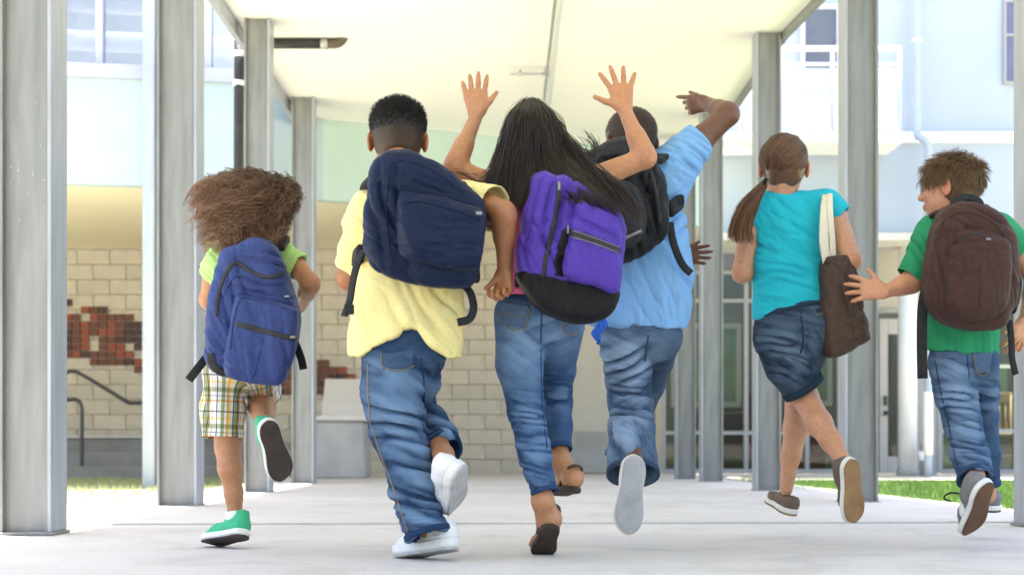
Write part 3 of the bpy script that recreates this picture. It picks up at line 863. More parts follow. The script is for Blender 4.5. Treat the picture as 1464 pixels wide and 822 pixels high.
def folds(v, sets):
    """sum of soft cloth folds: (centre, radius, across-direction, spacing, amplitude, seed)"""
    d = np.zeros(len(v))
    for c, rad, w, sp, amp, seed in sets:
        w = unit(w); a = np.array([0, 1, 0.]) if abs(w[1]) < .8 else np.array([1., 0, 0])
        l1 = unit(np.cross(w, a)); l2 = np.cross(w, l1)
        q = v - V3(c)
        wob = .35 * sp * vnoise(v * 9, seed + 5)
        cc = np.c_[(q @ w + wob) / sp, q @ l1 / (sp * 5), q @ l2 / (sp * 5)]
        nn = vnoise(cc, seed)
        nn2 = vnoise(cc * [2.3, 1.6, 1.6] + 7.3, seed + 3)
        ridge = 2.6 * np.abs(nn) ** .75 - 1 + .45 * (2.4 * np.abs(nn2) ** .7 - .8)
        env = np.exp(-(q * q).sum(1) / (2 * rad * rad))
        d += 1.15 * amp * np.clip(ridge, -1.2, 1.2) * env
    return d

class Skinny:
    """keeps a built surface so that pockets, zips and seams can be laid on it"""
    def __init__(s, v, f): s.t = BVHTree.FromPolygons([tuple(q) for q in v], [tuple(int(i) for i in q) for q in f])
    def hit(s, x, y):
        d = Vector(unit(P(x, y, 1.0) - [0, 0, CH]))
        h = s.t.ray_cast(Vector((0, 0, CH)), d)
        if h[0] is None: return None
        n = np.array(h[1])
        if n.dot(np.array(d)) > 0: n = -n
        return np.array(h[0]), n
    def near(s, p):
        h = s.t.find_nearest(Vector(p)); return np.array(h[0]), np.array(h[1])
def px_path(pts, step=3.0, closed=False):
    pts = [np.array(p, float) for p in pts]
    if closed: pts = pts + [pts[0]]
    out = []
    for a, b in zip(pts[:-1], pts[1:]):
        n = max(1, int(np.linalg.norm(b - a) / step))
        for t in range(n): out.append(a + (b - a) * t / n)
    out.append(pts[-1]); return out
def curve_px(pts, n=6):
    p3 = [np.array([a, b, 0.]) for a, b in pts]
    return [(q[0], q[1]) for q in smooth_path(p3, n)]
def ribbon(name, surf, pts, width, thick, m, parent, step=3.0, lift=0.0, curved=False):
    """a strip (zip, seam, strap, piping) laid on a surface along a line of photo points; width in metres"""
    if curved: pts = curve_px(pts)
    hits = [surf.hit(*p) for p in px_path(pts, step)]
    hits = [h for h in hits if h is not None]
    if len(hits) < 2: return None
    pos = np.array([h[0] for h in hits]); nr = np.array([h[1] for h in hits])
    # drop points that jump in depth
    for _ in range(2):
        if len(pos) > 4:
            pos[1:-1] = .5 * pos[1:-1] + .25 * (pos[:-2] + pos[2:]); nr[1:-1] = .5 * nr[1:-1] + .25 * (nr[:-2] + nr[2:])
    return strap_mesh(name, pos + nr * lift / np.linalg.norm(nr, axis=1)[:, None], nr, width, thick, m, parent)
def strap_mesh(name, pos, nr, width, thick, m, parent):
    n = len(pos); tg = np.gradient(pos, axis=0)
    v = []
    for i in range(n):
        t = unit(tg[i]); nn = unit(nr[i] - t * nr[i].dot(t)); sd = np.cross(t, nn) * width / 2
        p = pos[i]
        v += [p - sd - nn * thick * .6, p - sd * 1.0 + nn * thick * .55, p - sd * .72 + nn * thick, p + sd * .72 + nn * thick, p + sd + nn * thick * .55, p + sd - nn * thick * .6]
    f = []
    for i in range(n - 1):
        for k in range(6):
            j = (k + 1) % 6; f.append([i * 6 + k, i * 6 + j, i * 6 + 6 + j, i * 6 + 6 + k])
    f.append([5, 4, 3, 2, 1, 0]); f.append([(n - 1) * 6 + k for k in range(6)])
    return mesh_obj(name, v, f, m, parent, True)
def patch(name, surf, quad, thick, m, parent, nu=14, nv=14, puff=0.0):
    """a sewn-on panel: four photo corners (tl, tr, br, bl) projected onto the surface and thickened"""
    q = [np.array(c, float) for c in quad]
    g = np.full((nv + 1, nu + 1, 3), np.nan); nr = np.zeros((nv + 1, nu + 1, 3))
    for j in range(nv + 1):
        for i in range(nu + 1):
            a, b = i / nu, j / nv
            p = q[0] * (1 - a) * (1 - b) + q[1] * a * (1 - b) + q[2] * a * b + q[3] * (1 - a) * b
            h = surf.hit(*p)
            if h is not None: g[j, i] = h[0]; nr[j, i] = h[1]
    if np.isnan(g).any():
        ok = ~np.isnan(g[..., 0])
        if ok.sum() < 4: return None
        src = np.argwhere(ok)
        for j, i in np.argwhere(~ok):
            k = src[((src - [j, i]) ** 2).sum(1).argmin()]; g[j, i] = g[k[0], k[1]]; nr[j, i] = nr[k[0], k[1]]
    nr /= np.linalg.norm(nr, axis=-1)[..., None] + 1e-9
    a, b = np.meshgrid(np.linspace(-1, 1, nu + 1), np.linspace(-1, 1, nv + 1))
    pf = puff * np.sqrt(np.clip((1 - a ** 4) * (1 - b ** 4), 0, 1))
    top = g + nr * (thick + pf)[..., None] if puff else g + nr * thick
    bot = g - nr * .002
    W = nu + 1
    v = list(top.reshape(-1, 3)); f = []
    for j in range(nv):
        for i in range(nu): f.append([j * W + i, (j + 1) * W + i, (j + 1) * W + i + 1, j * W + i + 1])
    rim = [(0, i) for i in range(nu)] + [(j, nu) for j in range(nv)] + [(nv, i) for i in range(nu, 0, -1)] + [(j, 0) for j in range(nv, 0, -1)]
    b0 = len(v); v += [bot[r] for r in rim]
    for k in range(len(rim)):
        k2 = (k + 1) % len(rim); A = rim[k][0] * W + rim[k][1]; B = rim[k2][0] * W + rim[k2][1]
        f.append([A, B, b0 + k2, b0 + k])
    return mesh_obj(name, v, f, m, parent, True)

# ---------------------------------------------------------------- strands of hair
def strands(name, guides, n, m, parent, r0=.0012, r1=.0004, jit=.01, grow=1.0, curl=0.0, cfreq=5.0, seed=0, segs=12, frizz=0.0, pairs=None, vary=.25, extra=None, tips=1.0, capfn=None, push=None, clump=0, tight=.3):
    """guides: list of polylines (same point count) in space; strands are blends of neighbouring guides"""
    R = np.random.RandomState(seed)
    G = []
    for g_ in guides:
        g_ = np.array([V3(p) for p in g_]); t = np.linspace(0, 1, len(g_)); tt = np.linspace(0, 1, segs)
        sp = np.array(smooth_path(list(g_), 8)); ts = np.linspace(0, 1, len(sp))
        G.append(np.stack([np.interp(tt, ts, sp[:, c]) for c in range(3)], 1))
    G = np.array(G)
    pairs = pairs or [(i, i + 1) for i in range(len(G) - 1)]
    nc = clump or n
    own = np.arange(n) if not clump else R.randint(0, nc, n)
    pi = np.array(pairs)[R.randint(0, len(pairs), nc)]
    w = R.rand(nc)[:, None, None]
    S = (G[pi[:, 0]] * (1 - w) + G[pi[:, 1]] * w)[own]
    # clip each strand to a random length
    ln = 1 - vary * R.rand(n) ** 2
    tt = np.linspace(0, 1, segs)
    idx = tt[None, :] * ln[:, None] * (segs - 1)
    i0 = np.clip(np.floor(idx).astype(int), 0, segs - 2); fr_ = (idx - i0)[..., None]
    ar = np.arange(n)[:, None]
    S = S[ar, i0] * (1 - fr_) + S[ar, i0 + 1] * fr_
    off = (R.randn(nc, 1, 3) * jit)[own]
    S = S + off * (1 + (grow - 1) * tt[None, :, None])
    if clump: S = S + R.randn(n, 1, 3) * jit * tight * (1 - .65 * tt ** 2)[None, :, None] * 1.6
    if curl:
        ph = (R.rand(nc, 1) * 6.283)[own] + .5 * R.randn(n, 1) * (1 if clump else 0); fq = (cfreq * (1 + .4 * (R.rand(nc, 1) - .5)))[own]
        a = ph + tt[None] * fq * 6.283
        u = R.randn(nc, 1, 3)[own]; u /= np.linalg.norm(u, axis=-1)[..., None]
        w2 = R.randn(nc, 1, 3)[own]; w2 /= np.linalg.norm(w2, axis=-1)[..., None]
        S = S + curl * np.minimum(1, tt * 4)[None, :, None] * (np.cos(a)[..., None] * u + np.sin(a)[..., None] * w2)
    if frizz: S = S + frizz * R.randn(n, segs, 3) * tt[None, :, None]
    if push is not None:
        pc, pR, pr = push
        q = (S - pc) @ pR.T / pr; k0 = np.linalg.norm(q, axis=-1)[..., None]
        lim = 1 + .02 * R.rand(n, 1, 1)
        q = np.where(k0 < lim, q * lim / np.maximum(k0, .2), q); S = (q * pr) @ pR + pc
    # three-sided tapered tubes
    tg = np.gradient(S, axis=1); tg /= np.linalg.norm(tg, axis=-1)[..., None] + 1e-9
    ref = R.randn(n, 1, 3); u = np.cross(tg, ref); u /= np.linalg.norm(u, axis=-1)[..., None] + 1e-9
    w3 = np.cross(tg, u)
    rad = (r0 + (r1 - r0) * tt)[None, :, None] * (.7 + .6 * R.rand(n, 1, 1))
    ring = np.stack([S + rad * (math.cos(q) * u + math.sin(q) * w3) for q in (0, 2.094, 4.189)], 2)
    v = ring.reshape(-1, 3)
    base = (np.arange(n)[:, None] * segs + np.arange(segs - 1)[None]).reshape(-1) * 3
    f = np.concatenate([np.stack([base + k, base + (k + 1) % 3, base + 3 + (k + 1) % 3, base + 3 + k], 1) for k in range(3)])
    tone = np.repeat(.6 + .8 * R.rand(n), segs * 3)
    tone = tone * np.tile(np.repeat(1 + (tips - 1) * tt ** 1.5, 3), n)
    tone3 = np.stack([tone] * 3, 1)
    if extra is not None:
        ev, ef = extra
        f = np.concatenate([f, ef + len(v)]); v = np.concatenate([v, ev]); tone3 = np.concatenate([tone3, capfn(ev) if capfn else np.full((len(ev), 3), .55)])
    return mesh_obj(name, v, f, m, parent, True, attrs={'tone': tone3})
# ================================================================ PEOPLE KIT
def sd_poly(self, c, ex, ez, pts, h, k_round=.05, op='u', k=None, puff=0.0, taper=0.0):
    """extruded outline (2-D points in metres about c, axes ex and ez) with soft rounded edges"""
    c = V3(c); ex = unit(ex); ez = unit(ez); ny = np.cross(ez, ex)
    pts = np.array(pts, float)
    def fn(p):
        q = p - c
        shp = q.shape[:-1]; q = q.reshape(-1, 3)
        x = q @ ex; z = q @ ez; y = q @ ny
        d = np.full(len(x), 1e9); sgn = np.ones(len(x))
        N_ = len(pts)
        for i in range(N_):
            a, b = pts[i], pts[i - 1]
            e = b - a; wx = x - a[0]; wz = z - a[1]
            t = np.clip((wx * e[0] + wz * e[1]) / (e @ e), 0, 1)
            d = np.minimum(d, (wx - e[0] * t) ** 2 + (wz - e[1] * t) ** 2)
            c1 = z >= a[1]; c2 = z < b[1]; c3 = e[0] * wz > e[1] * wx
            flip = (c1 & c2 & c3) | (~c1 & ~c2 & ~c3)
            sgn = np.where(flip, -sgn, sgn)
        d2 = sgn * np.sqrt(d)
        dy = np.abs(y) - h + taper * np.maximum(d2 + .1, 0)
        r = -smin(-d2, -dy, k_round)
        return r.reshape(shp)
    ext = np.abs(pts).max(0)
    e = np.abs(ex) * ext[0] + np.abs(ez) * ext[1] + np.abs(ny) * h + .01
    return self._add(fn, c - e, c + e, op, k, ())
Sdf.poly = sd_poly

def frame(face, up):
    f = unit(face); r = unit(np.cross(f, V3(up))); u = np.cross(r, f)
    return np.array([r, f, u])

class Kid:
    def __init__(s, d0, basepx, label, skin):
        s.d0 = d0; s.s = d0 / F
        b = P(basepx, 700, d0); b[2] = 0
        s.root = empty('person', b, label, 'person', 'children running along the walkway')
        s.skin = skin; s.pieces = []; s.tones = []
    def p(s, x, y, dd=0.0): return P(x, y, s.d0 + dd)
    def pp(s, L): return [s.p(*q) for q in L]
    def chainpx(s, S, L, flat=None, **kw):
        """L: (x, y, dd, radius_px)"""
        return S.chain([s.p(*q[:3]) for q in L], [q[3] * s.s for q in L], flat, **kw)
    def piece(s, S, relax=2, tone=None):
        v, f = S.mesh(relax)
        s.pieces.append((v, f)); s.tones.append(np.ones((len(v), 3)) if tone is None else tone(v))
        return v, f
    def finish_body(s):
        v, f = joinm(s.pieces)
        t = np.concatenate(s.tones)
        n_ = fbm(v * 30, 3, 2)[:, None]
        t = t * (1 + .06 * n_)
        return mesh_obj('body', v, f, s.skin, s.root, True, attrs={'tone': t})
    def head(s, px, face, up, H, neck, cell=.0035, neck_r=.27, lip=(.85, .55, .5), brow=(.25, .2, .18)):
        C = s.p(*px); R = frame(face, up); s.C, s.R, s.H = C, R, H
        L = lambda x, y, z: C + H * (x * R[0] + y * R[1] + z * R[2])
        s.L = L
        S = Sdf(cell, .05 * H)
        S.ell(L(0, -.07, .15), V3([.365, .45, .365]) * H, R)
        S.ell(L(0, .09, -.13), V3([.29, .31, .36]) * H, R, k=.12 * H)
        S.ell(L(0, .26, -.40), V3([.12, .10, .08]) * H, R, k=.10 * H)
        S.ell(L(0, .34, .12), V3([.22, .07, .06]) * H, R, k=.08 * H)
        for q in (-1, 1):
            S.ell(L(q * .17, .30, -.08), V3([.10, .08, .09]) * H, R, k=.08 * H)
            S.ell(L(q * .15, .44, .035), V3([.085, .07, .055]) * H, R, op='s', k=.05 * H)
            S.ell(L(q * .145, .335, .035), V3([.075, .065, .05]) * H, R, k=.015 * H)
            S.ell(L(q * .375, -.05, -.02), V3([.035, .095, .15]) * H, frame(R[1] * .93 + q * .35 * R[0] * -1, R[2]), k=.03 * H)
            S.ell(L(q * .41, -.02, .0), V3([.025, .05, .08]) * H, R, op='s', k=.02 * H)
            S.ell(L(q * .055, .43, -.10), V3([.045, .05, .035]) * H, R, k=.03 * H)
        S.cone(L(0, .385, .05), L(0, .465, -.085), .035 * H, .055 * H, k=.06 * H)
        S.ell(L(0, .385, -.235), V3([.115, .05, .024]) * H, R, k=.03 * H)
        S.ell(L(0, .378, -.285), V3([.10, .05, .03]) * H, R, k=.03 * H)
        nb = s.p(*neck)
        S.cone(L(0, -.10, -.18), nb, neck_r * H * .93, neck_r * H, k=.10 * H)
        def tone(v):
            q = (v - C) @ R.T / H
            t = np.ones((len(v), 3))
            m = np.exp(-((q[:, 0] / .11) ** 2 + ((q[:, 2] + .26) / .04) ** 2) ** 2) * (q[:, 1] > .33)
            t = t * (1 - m[:, None]) + m[:, None] * np.array(lip)
            for sg in (-1, 1):
                e = np.exp(-(((q[:, 0] - sg * .145) / .065) ** 2 + ((q[:, 2] - .035) / .035) ** 2) ** 3) * (q[:, 1] > .3)
                t = t * (1 - e[:, None]) + e[:, None] * 1.5
                e = np.exp(-(((q[:, 0] - sg * .145) / .035) ** 2 + ((q[:, 2] - .035) / .035) ** 2) ** 3) * (q[:, 1] > .3)
                t = t * (1 - e[:, None]) + e[:, None] * np.array([.12, .07, .05])
                e = np.exp(-(((q[:, 0] - sg * .16) / .09) ** 2 + ((q[:, 2] - .13 - .02 * np.cos(8 * (q[:, 0] - sg * .16))) / .022) ** 2) ** 2) * (q[:, 1] > .25)
                t = t * (1 - .8 * e[:, None]) + .8 * e[:, None] * np.array(brow)
            ear = (np.abs(q[:, 0]) > .36)[:, None]
            return np.where(ear, t * [1.08, .85, .82], t)
        s.piece(S, 1, tone)
    def push(s, k):
        return (s.L(0, -.07, .15), s.R, V3([.365, .45, .365]) * s.H * k)
    def hair_cap(s, scale=1.05, nape=-.30, cell=.004, disp=None, more=None, front=.30):
        S = Sdf(cell, .03 * s.H); L, R, H = s.L, s.R, s.H
        S.ell(L(0, -.07, .15), V3([.365, .45, .365]) * H * scale, R)
        S.ell(L(0, -.10, -.08), V3([.31, .31, .28]) * H * scale, R, k=.1 * H)
        S.clip(L(0, front, .26), R[1] * .75 - R[2] * .66)
        S.clip(L(0, -.30, nape), -R[2] * .75 - R[1] * .66, .006, 3); S.clip(L(0, -.1, nape - .06), -R[2], .004, 3)
        for q in (-1, 1):
            S.ell(L(q * .40, .0, -.05), V3([.12, .13, .22]) * H, R, op='s', k=.02 * H)
        if more: more(S)
        v, f = S.mesh(1)
        if disp is not None: v = v + normals(v, f) * disp(v)[:, None]
        return v, f
    def arm(s, L, hand=None, cell=.0035, k=.015):
        S = Sdf(cell, k)
        s.chainpx(S, L)
        a, b = s.p(*L[-3][:3]) if len(L) > 2 else s.p(*L[0][:3]), s.p(*L[-2][:3])
        # forearm belly and elbow bone
        e = s.p(*L[-2][:3]); w = s.p(*L[-1][:3])
        S.cone(e + (w - e) * .12, e + (w - e) * .42, L[-2][3] * s.s * 1.0, L[-2][3] * s.s * .86, k=.02)
        if hand: hand(S, w)
        dw = unit(w - e)
        def tone(v):
            m = .8 * np.exp(-((v - e) ** 2).sum(1) / (2 * .028 ** 2)) + .55 * np.clip(((v - w) @ dw) / .10, 0, 1) + .18 * fbm(v * 38, 4, 2)
            return 1 - np.clip(m, -.2, 1)[:, None] * np.array([.10, .20, .22])
        s.piece(S, 2, tone)
    def body_core(s, chain_, legs):
        S = Sdf(.008, .04)
        for c in chain_: s.chainpx(S, [(q[0], q[1] + (10 if i == 0 else 0), q[2] + .01, q[3] * .8) for i, q in enumerate(c)], (V3([0, 1, 0]), .58))
        for l in legs: s.chainpx(S, l)
        s.piece(S, 1)
    def bare_leg(s, L, foot=None, cell=.005):
        S = Sdf(cell, .02); s.chainpx(S, L)
        if foot: foot(S)
        s.piece(S, 2)

def hand(S, W, d, t, pn, L=.135, curl=.15, spread=.12, thumb=.75, curls=None, thumb_pn=.1, thumb_len=1.0):
    d = unit(d); t = unit(V3(t) - d * d.dot(V3(t))); pn_ = np.cross(d, t)
    if pn_.dot(V3(pn)) < 0: pn_ = -pn_
    pn = pn_
    off = np.array([.205, .07, -.065, -.19]); kn = [.50, .53, .51, .46]; fl = [.42, .47, .44, .34]
    for i in range(4):
        o = W + t * off[i] * L * .55 + d * .08 * L
        kp = W + t * off[i] * L * 1.0 + d * kn[i] * L
        S.cone(o, kp, .082 * L, .075 * L, k=.012)
    for i in range(4):
        kp = W + t * off[i] * L + d * kn[i] * L
        a = spread * [1.5, .5, -.5, -1.6][i]
        c = curls[i] if curls else curl
        base = d * math.cos(a) + t * math.sin(a)
        p0 = kp; th = c * .7
        for j, (seg, r0, r1) in enumerate(((.44, .063, .058), (.31, .058, .053), (.25, .053, .044))):
            dr_ = base * math.cos(th) + pn * math.sin(th)
            p1 = p0 + dr_ * fl[i] * seg * L
            S.cone(p0, p1, r0 * L, r1 * L, k=.003)
            p0 = p1; th += c
    b = W + d * .14 * L + t * .13 * L
    dr_ = unit(d * math.cos(thumb) + t * math.sin(thumb) + pn * thumb_pn)
    m_ = b + dr_ * .26 * L * thumb_len
    S.cone(W + d * .10 * L, b, .085 * L, .085 * L, k=.012)
    S.cone(b, m_, .085 * L, .066 * L, k=.012)
    dr2 = unit(dr_ + d * .25 + pn * thumb_pn)
    S.cone(m_, m_ + dr2 * .26 * L * thumb_len, .064 * L, .048 * L, k=.004)

def toe_at(heel, px, L, away=True):
    """point at distance L from the heel on the sight line of photo pixel px"""
    o = np.array([0, 0, CH]); r = unit(P(px[0], px[1], 1.0) - o)
    q = o - heel; b = r.dot(q); c = q.dot(q) - L * L; disc = b * b - c
    t = -b + (math.sqrt(disc) if away else -math.sqrt(disc)) if disc > 0 else -b
    p = o + r * t
    return heel + unit(p - heel) * L

def outline_foot(side, n=40):
    """unit-length sole outline, heel at 0, toe at 1; side +1/-1 bends the toes inward"""
    xs = np.array([0, .03, .10, .22, .40, .55, .68, .80, .90, .97, 1.0])
    w = np.array([0, .085, .13, .145, .135, .155, .180, .175, .14, .075, 0])
    t = (1 - np.cos(np.linspace(0, math.pi, n // 2 + 1))) / 2
    hw = np.interp(t, xs, w)
    hw = np.convolve(np.pad(hw, 1, mode='edge'), [.2, .6, .2], 'valid'); hw[0] = hw[-1] = 0
    mid = side * .05 * np.sin(np.clip((t - .25) / .75, 0, 1) * math.pi * .75)
    a = np.c_[t, mid + hw]; b = np.c_[t[::-1], (mid - hw)[::-1]]
    return np.concatenate([a[:-1], b[:-1]])
def shoe(K, heel, toe, up, mats, side=1, width=.37, style='low', sole_h=.10, name='shoe', ankle=None, roll=.05, collar_r=.115):
    """upper (mesh) with midsole and outsole below it; heel/toe: ends of the sole underside"""
    heel, toe = V3(heel), V3(toe); L = np.linalg.norm(toe - heel); x = (toe - heel) / L
    z = unit(V3(up) - x * x.dot(V3(up))); y = np.cross(z, x)
    W = width / .36
    Q = lambda a, b, c: heel + L * (a * x + b * W * y + c * z)
    o = outline_foot(side)
    def slab_(z0, z1, grow, name_, m, par, bulge=.0):
        lv = [(z0, -.018), (z0 + (z1 - z0) * .2, 0), (z0 + (z1 - z0) * .8, bulge), (z1, -.012)]
        vs_ = []; n_ = len(o); c0 = np.array([.5, 0])
        for zz, gr in lv:
            for a in o:
                dirn = (a - [np.clip(a[0], .2, .8), 0]); l_ = np.linalg.norm(dirn) + 1e-9
                p2 = a + dirn / l_ * (grow + gr)
                sp = roll * max(0, (a[0] - .72) / .28) ** 2
                vs_.append(Q(p2[0], p2[1], zz + sp))
        fs = [list(range(n_))[::-1], list(range(3 * n_, 4 * n_))]
        for k_ in range(3):
            for i in range(n_):
                j = (i + 1) % n_; fs.append([k_ * n_ + i, k_ * n_ + j, (k_ + 1) * n_ + j, (k_ + 1) * n_ + i])
        return mesh_obj(name_, vs_, fs, m, par, False)
    S = Sdf(.0035, .02)
    h0 = sole_h
    S.cone(Q(.14, 0, h0 + .05), Q(.34, 0, h0 + .08), .125 * L, .125 * L, k=.02)
    S.cone(Q(.34, 0, h0 + .08), Q(.66, side * .03, h0 + .02), .13 * L, .145 * L, k=.02)
    S.cone(Q(.66, side * .03, h0 + .02), Q(.84, side * .045, h0 + .01), .145 * L, .118 * L, k=.02)
    ch = {'low': .20, 'high': .27, 'slip': .15}[style]
    S.cone(Q(.145, 0, h0 + .08), Q(.16, 0, h0 + ch), .12 * L, collar_r * L, k=.02)
    if style != 'slip': S.cone(Q(.30, 0, h0 + .12), Q(.32, 0, h0 + ch * .82), .11 * L, .085 * L, k=.03)
    S.clip(Q(0, 0, h0 - .015), -z)
    S.clip(Q(.2, 0, h0 + ch + .02), unit(z * 1 - x * -.12))
    S.cone(Q(.17, 0, h0 + ch - .06), Q(.17, 0, h0 + ch + .3), (collar_r - .022) * L, (collar_r - .018) * L, op='s', k=.008)
    v, f = S.mesh(2)
    v = v + normals(v, f) * folds(v, [(Q(.55, 0, .2), .05, x, .012, .0012, 5)])[:, None]
    up_o = mesh_obj(name, v, f, mats[0], K.root, True)
    slab_(.02, h0, .012, 'midsole', mats[1], up_o, .004)
    slab_(-.012, .0195, .0, 'outsole', mats[2], up_o)
    sk = Skinny(v, f)
    return up_o, Q, sk, L
def laces(up_o, Q, L, m, h0, n=5):
    for k_ in range(n):
        a = .40 + .055 * k_; zz = h0 + .225 - .027 * k_
        MB().tube([Q(a, -.075, zz - .03), Q(a + .01, -.03, zz + .006), Q(a + .01, .03, zz + .006), Q(a, .075, zz - .03)], .004 * L / .22, 6).build('lace', m, up_o, True)

def shoulders(S, K, left, neck, right, r=19, rn=15):
    """yoke of a shirt: shoulder points and neck base, photo points with depth"""
    l, n_, q = K.p(*left), K.p(*neck), K.p(*right)
    up = np.array([0, 0, 1.0])
    S.cone(l, n_ - up * .02, r * K.s, (rn + 6) * K.s, k=.03); S.cone(q, n_ - up * .02, r * K.s, (rn + 6) * K.s, k=.03)
    S.cone(l - up * .03, q - up * .03, r * K.s * 1.15, r * K.s * 1.15, k=.03)
def wedge_cut(S, p1, n1, p2, n2):
    """take away what lies below both planes (an upturned V in a hem)"""
    p1, p2, n1, n2 = V3(p1), V3(p2), unit(n1), unit(n2)
    def fn(p): return np.maximum((p - p1) @ n1, (p - p2) @ n2)
    S.ops.append((fn, None, None, 's', .004, ())); return S
def garment(K, name, S, mat_, fold_sets=(), relax=2, noise=.0, seed=0, wear_highlight=None, attrs=None, parent=None, nfreq=9):
    v, f = S.mesh(relax)
    nr = normals(v, f)
    d = folds(v, fold_sets) if fold_sets else np.zeros(len(v))
    if noise: d = d + noise * fbm(v * nfreq, seed, 3)
    v = v + nr * d[:, None]
    A = dict(attrs(v, nr) if attrs else {})
    if wear_highlight is not None: A['wear_highlight'] = np.clip(wear_highlight(v, nr, d), 0, 1)
    o = mesh_obj(name, v, f, mat_, parent or K.root, True, attrs=A)
    return o, Skinny(v, f), v, f
def trousers(S, K, pelvis, legs, carve=.010):
    """pelvis: list of (x,y,dd,(rx,ry,rz) px); legs: lists of (x,y,dd,r px) whose last point is the hem"""
    for x, y, dd, r in pelvis: S.ell(K.p(x, y, dd), V3(r) * K.s, k=.04)
    ends = []
    for Lg in legs:
        pts = [K.p(*q[:3]) for q in Lg]; rad = [q[3] * K.s for q in Lg]
        n_ = unit(pts[-1] - pts[-2])
        for i in range(len(pts) - 1):
            S.cone(pts[i], pts[i + 1], rad[i], rad[i + 1], k=.02, clips=[(pts[-1], n_)] if i >= len(pts) - 2 else ())
        ends.append((pts[-1], n_, rad[-1]))
    for e, n_, r in ends:
        S.cone(e - n_ * .05, e + n_ * .06, r - carve - .003, r - carve + .004, op='s', k=.004)
    return ends
def cuff_ring(K, end, m, parent, h=.012, grow=.0025, name='hem', surf=None, tilt=None):
    """stitched hem band round a trouser leg, laid on the cloth"""
    c, n_, r = end
    a = np.array([0, 1, 0.]) if abs(n_[1]) < .9 else np.array([1., 0, 0])
    u = unit(np.cross(n_, a)); w = np.cross(n_, u)
    v = []; N_ = 40
    for k_ in range(N_):
        q = 2 * math.pi * k_ / N_; dirn = math.cos(q) * u + math.sin(q) * w
        p, nn = surf.near(c + dirn * (r + .01) - n_ * h * 1.3) if surf else (c + dirn * r, dirn)
        rr = max(r * .8, (p - c).dot(dirn))
        for off, g_ in ((-h, .0), (-h, grow), (0.0015, grow), (0.0015, -.006)):
            v.append(c + dirn * (rr + g_) + n_ * off)
    f = []
    for k_ in range(N_):
        j = (k_ + 1) % N_
        for i in range(4): f.append([k_ * 4 + i, j * 4 + i, j * 4 + (i + 1) % 4, k_ * 4 + (i + 1) % 4])
    return mesh_obj(name, v, f, m, parent, True)
def pack_outline(K, pts, dd, c=None):
    """photo outline -> metres about a centre, on the plane of the pack"""
    pts = np.array(pts, float); cx, cy = (pts.min(0) + pts.max(0)) / 2 if c is None else c
    C = K.p(cx, cy, dd); k_ = (K.d0 + dd) / F
    return C, np.c_[(pts[:, 0] - cx) * k_, (cy - pts[:, 1]) * k_]
def bag_part(name, K, pts, dd, h, mat_, parent, kr=.06, noise=.004, fold_sets=(), seed=0, cell=.0045, tilt=(0, 0), nfreq=10, cuts=(), grow=0.0, relax=2):
    C, o2 = pack_outline(K, curve_closed(pts), dd)
    if grow: o2 = o2 * (1 + grow / np.abs(o2).max())
    ez = unit([0, math.sin(tilt[0]), math.cos(tilt[0])]); ex = unit([math.cos(tilt[1]), math.sin(tilt[1]), 0])
    S = Sdf(cell, .01); S.poly(C, ex, ez, o2, h, kr)
    for pt, nn in cuts: S.clip(pt, nn)
    v, f = S.mesh(relax); nr = normals(v, f)
    d = folds(v, fold_sets) if fold_sets else 0
    if noise: d = d + noise * fbm(v * nfreq, seed, 3)
    v = v + nr * np.asarray(d).reshape(-1, 1)
    o = mesh_obj(name, v, f, mat_, parent, True)
    return o, Skinny(v, f)
def curve_closed(pts, n=4):
    p = [np.array([a, b]) for a, b in pts]; N_ = len(p); out = []
    for i in range(N_):
        a, b, c, d = p[i - 1], p[i], p[(i + 1) % N_], p[(i + 2) % N_]
        for t in np.linspace(0, 1, n, endpoint=False):
            out.append(.5 * (2 * b + (c - a) * t + (2 * a - 5 * b + 4 * c - d) * t * t + (3 * b - a - 3 * c + d) * t ** 3))
    return [tuple(q) for q in out]
def strap(name, K, pts, width, thick, m, parent, nrm=(0, -1, 0), n=6):
    """free strap through points (x, y, dd); nrm: the way its flat side faces (one vector or one per point)"""
    p = np.array(smooth_path([K.p(*q) for q in pts], n))
    N_ = np.array(nrm, float)
    if N_.ndim == 1: nr = np.tile(N_, (len(p), 1))
    else:
        t = np.linspace(0, 1, len(N_)); tt = np.linspace(0, 1, len(p)); nr = np.stack([np.interp(tt, t, N_[:, c]) for c in range(3)], 1)
    return strap_mesh(name, p, nr, width, thick, m, parent)
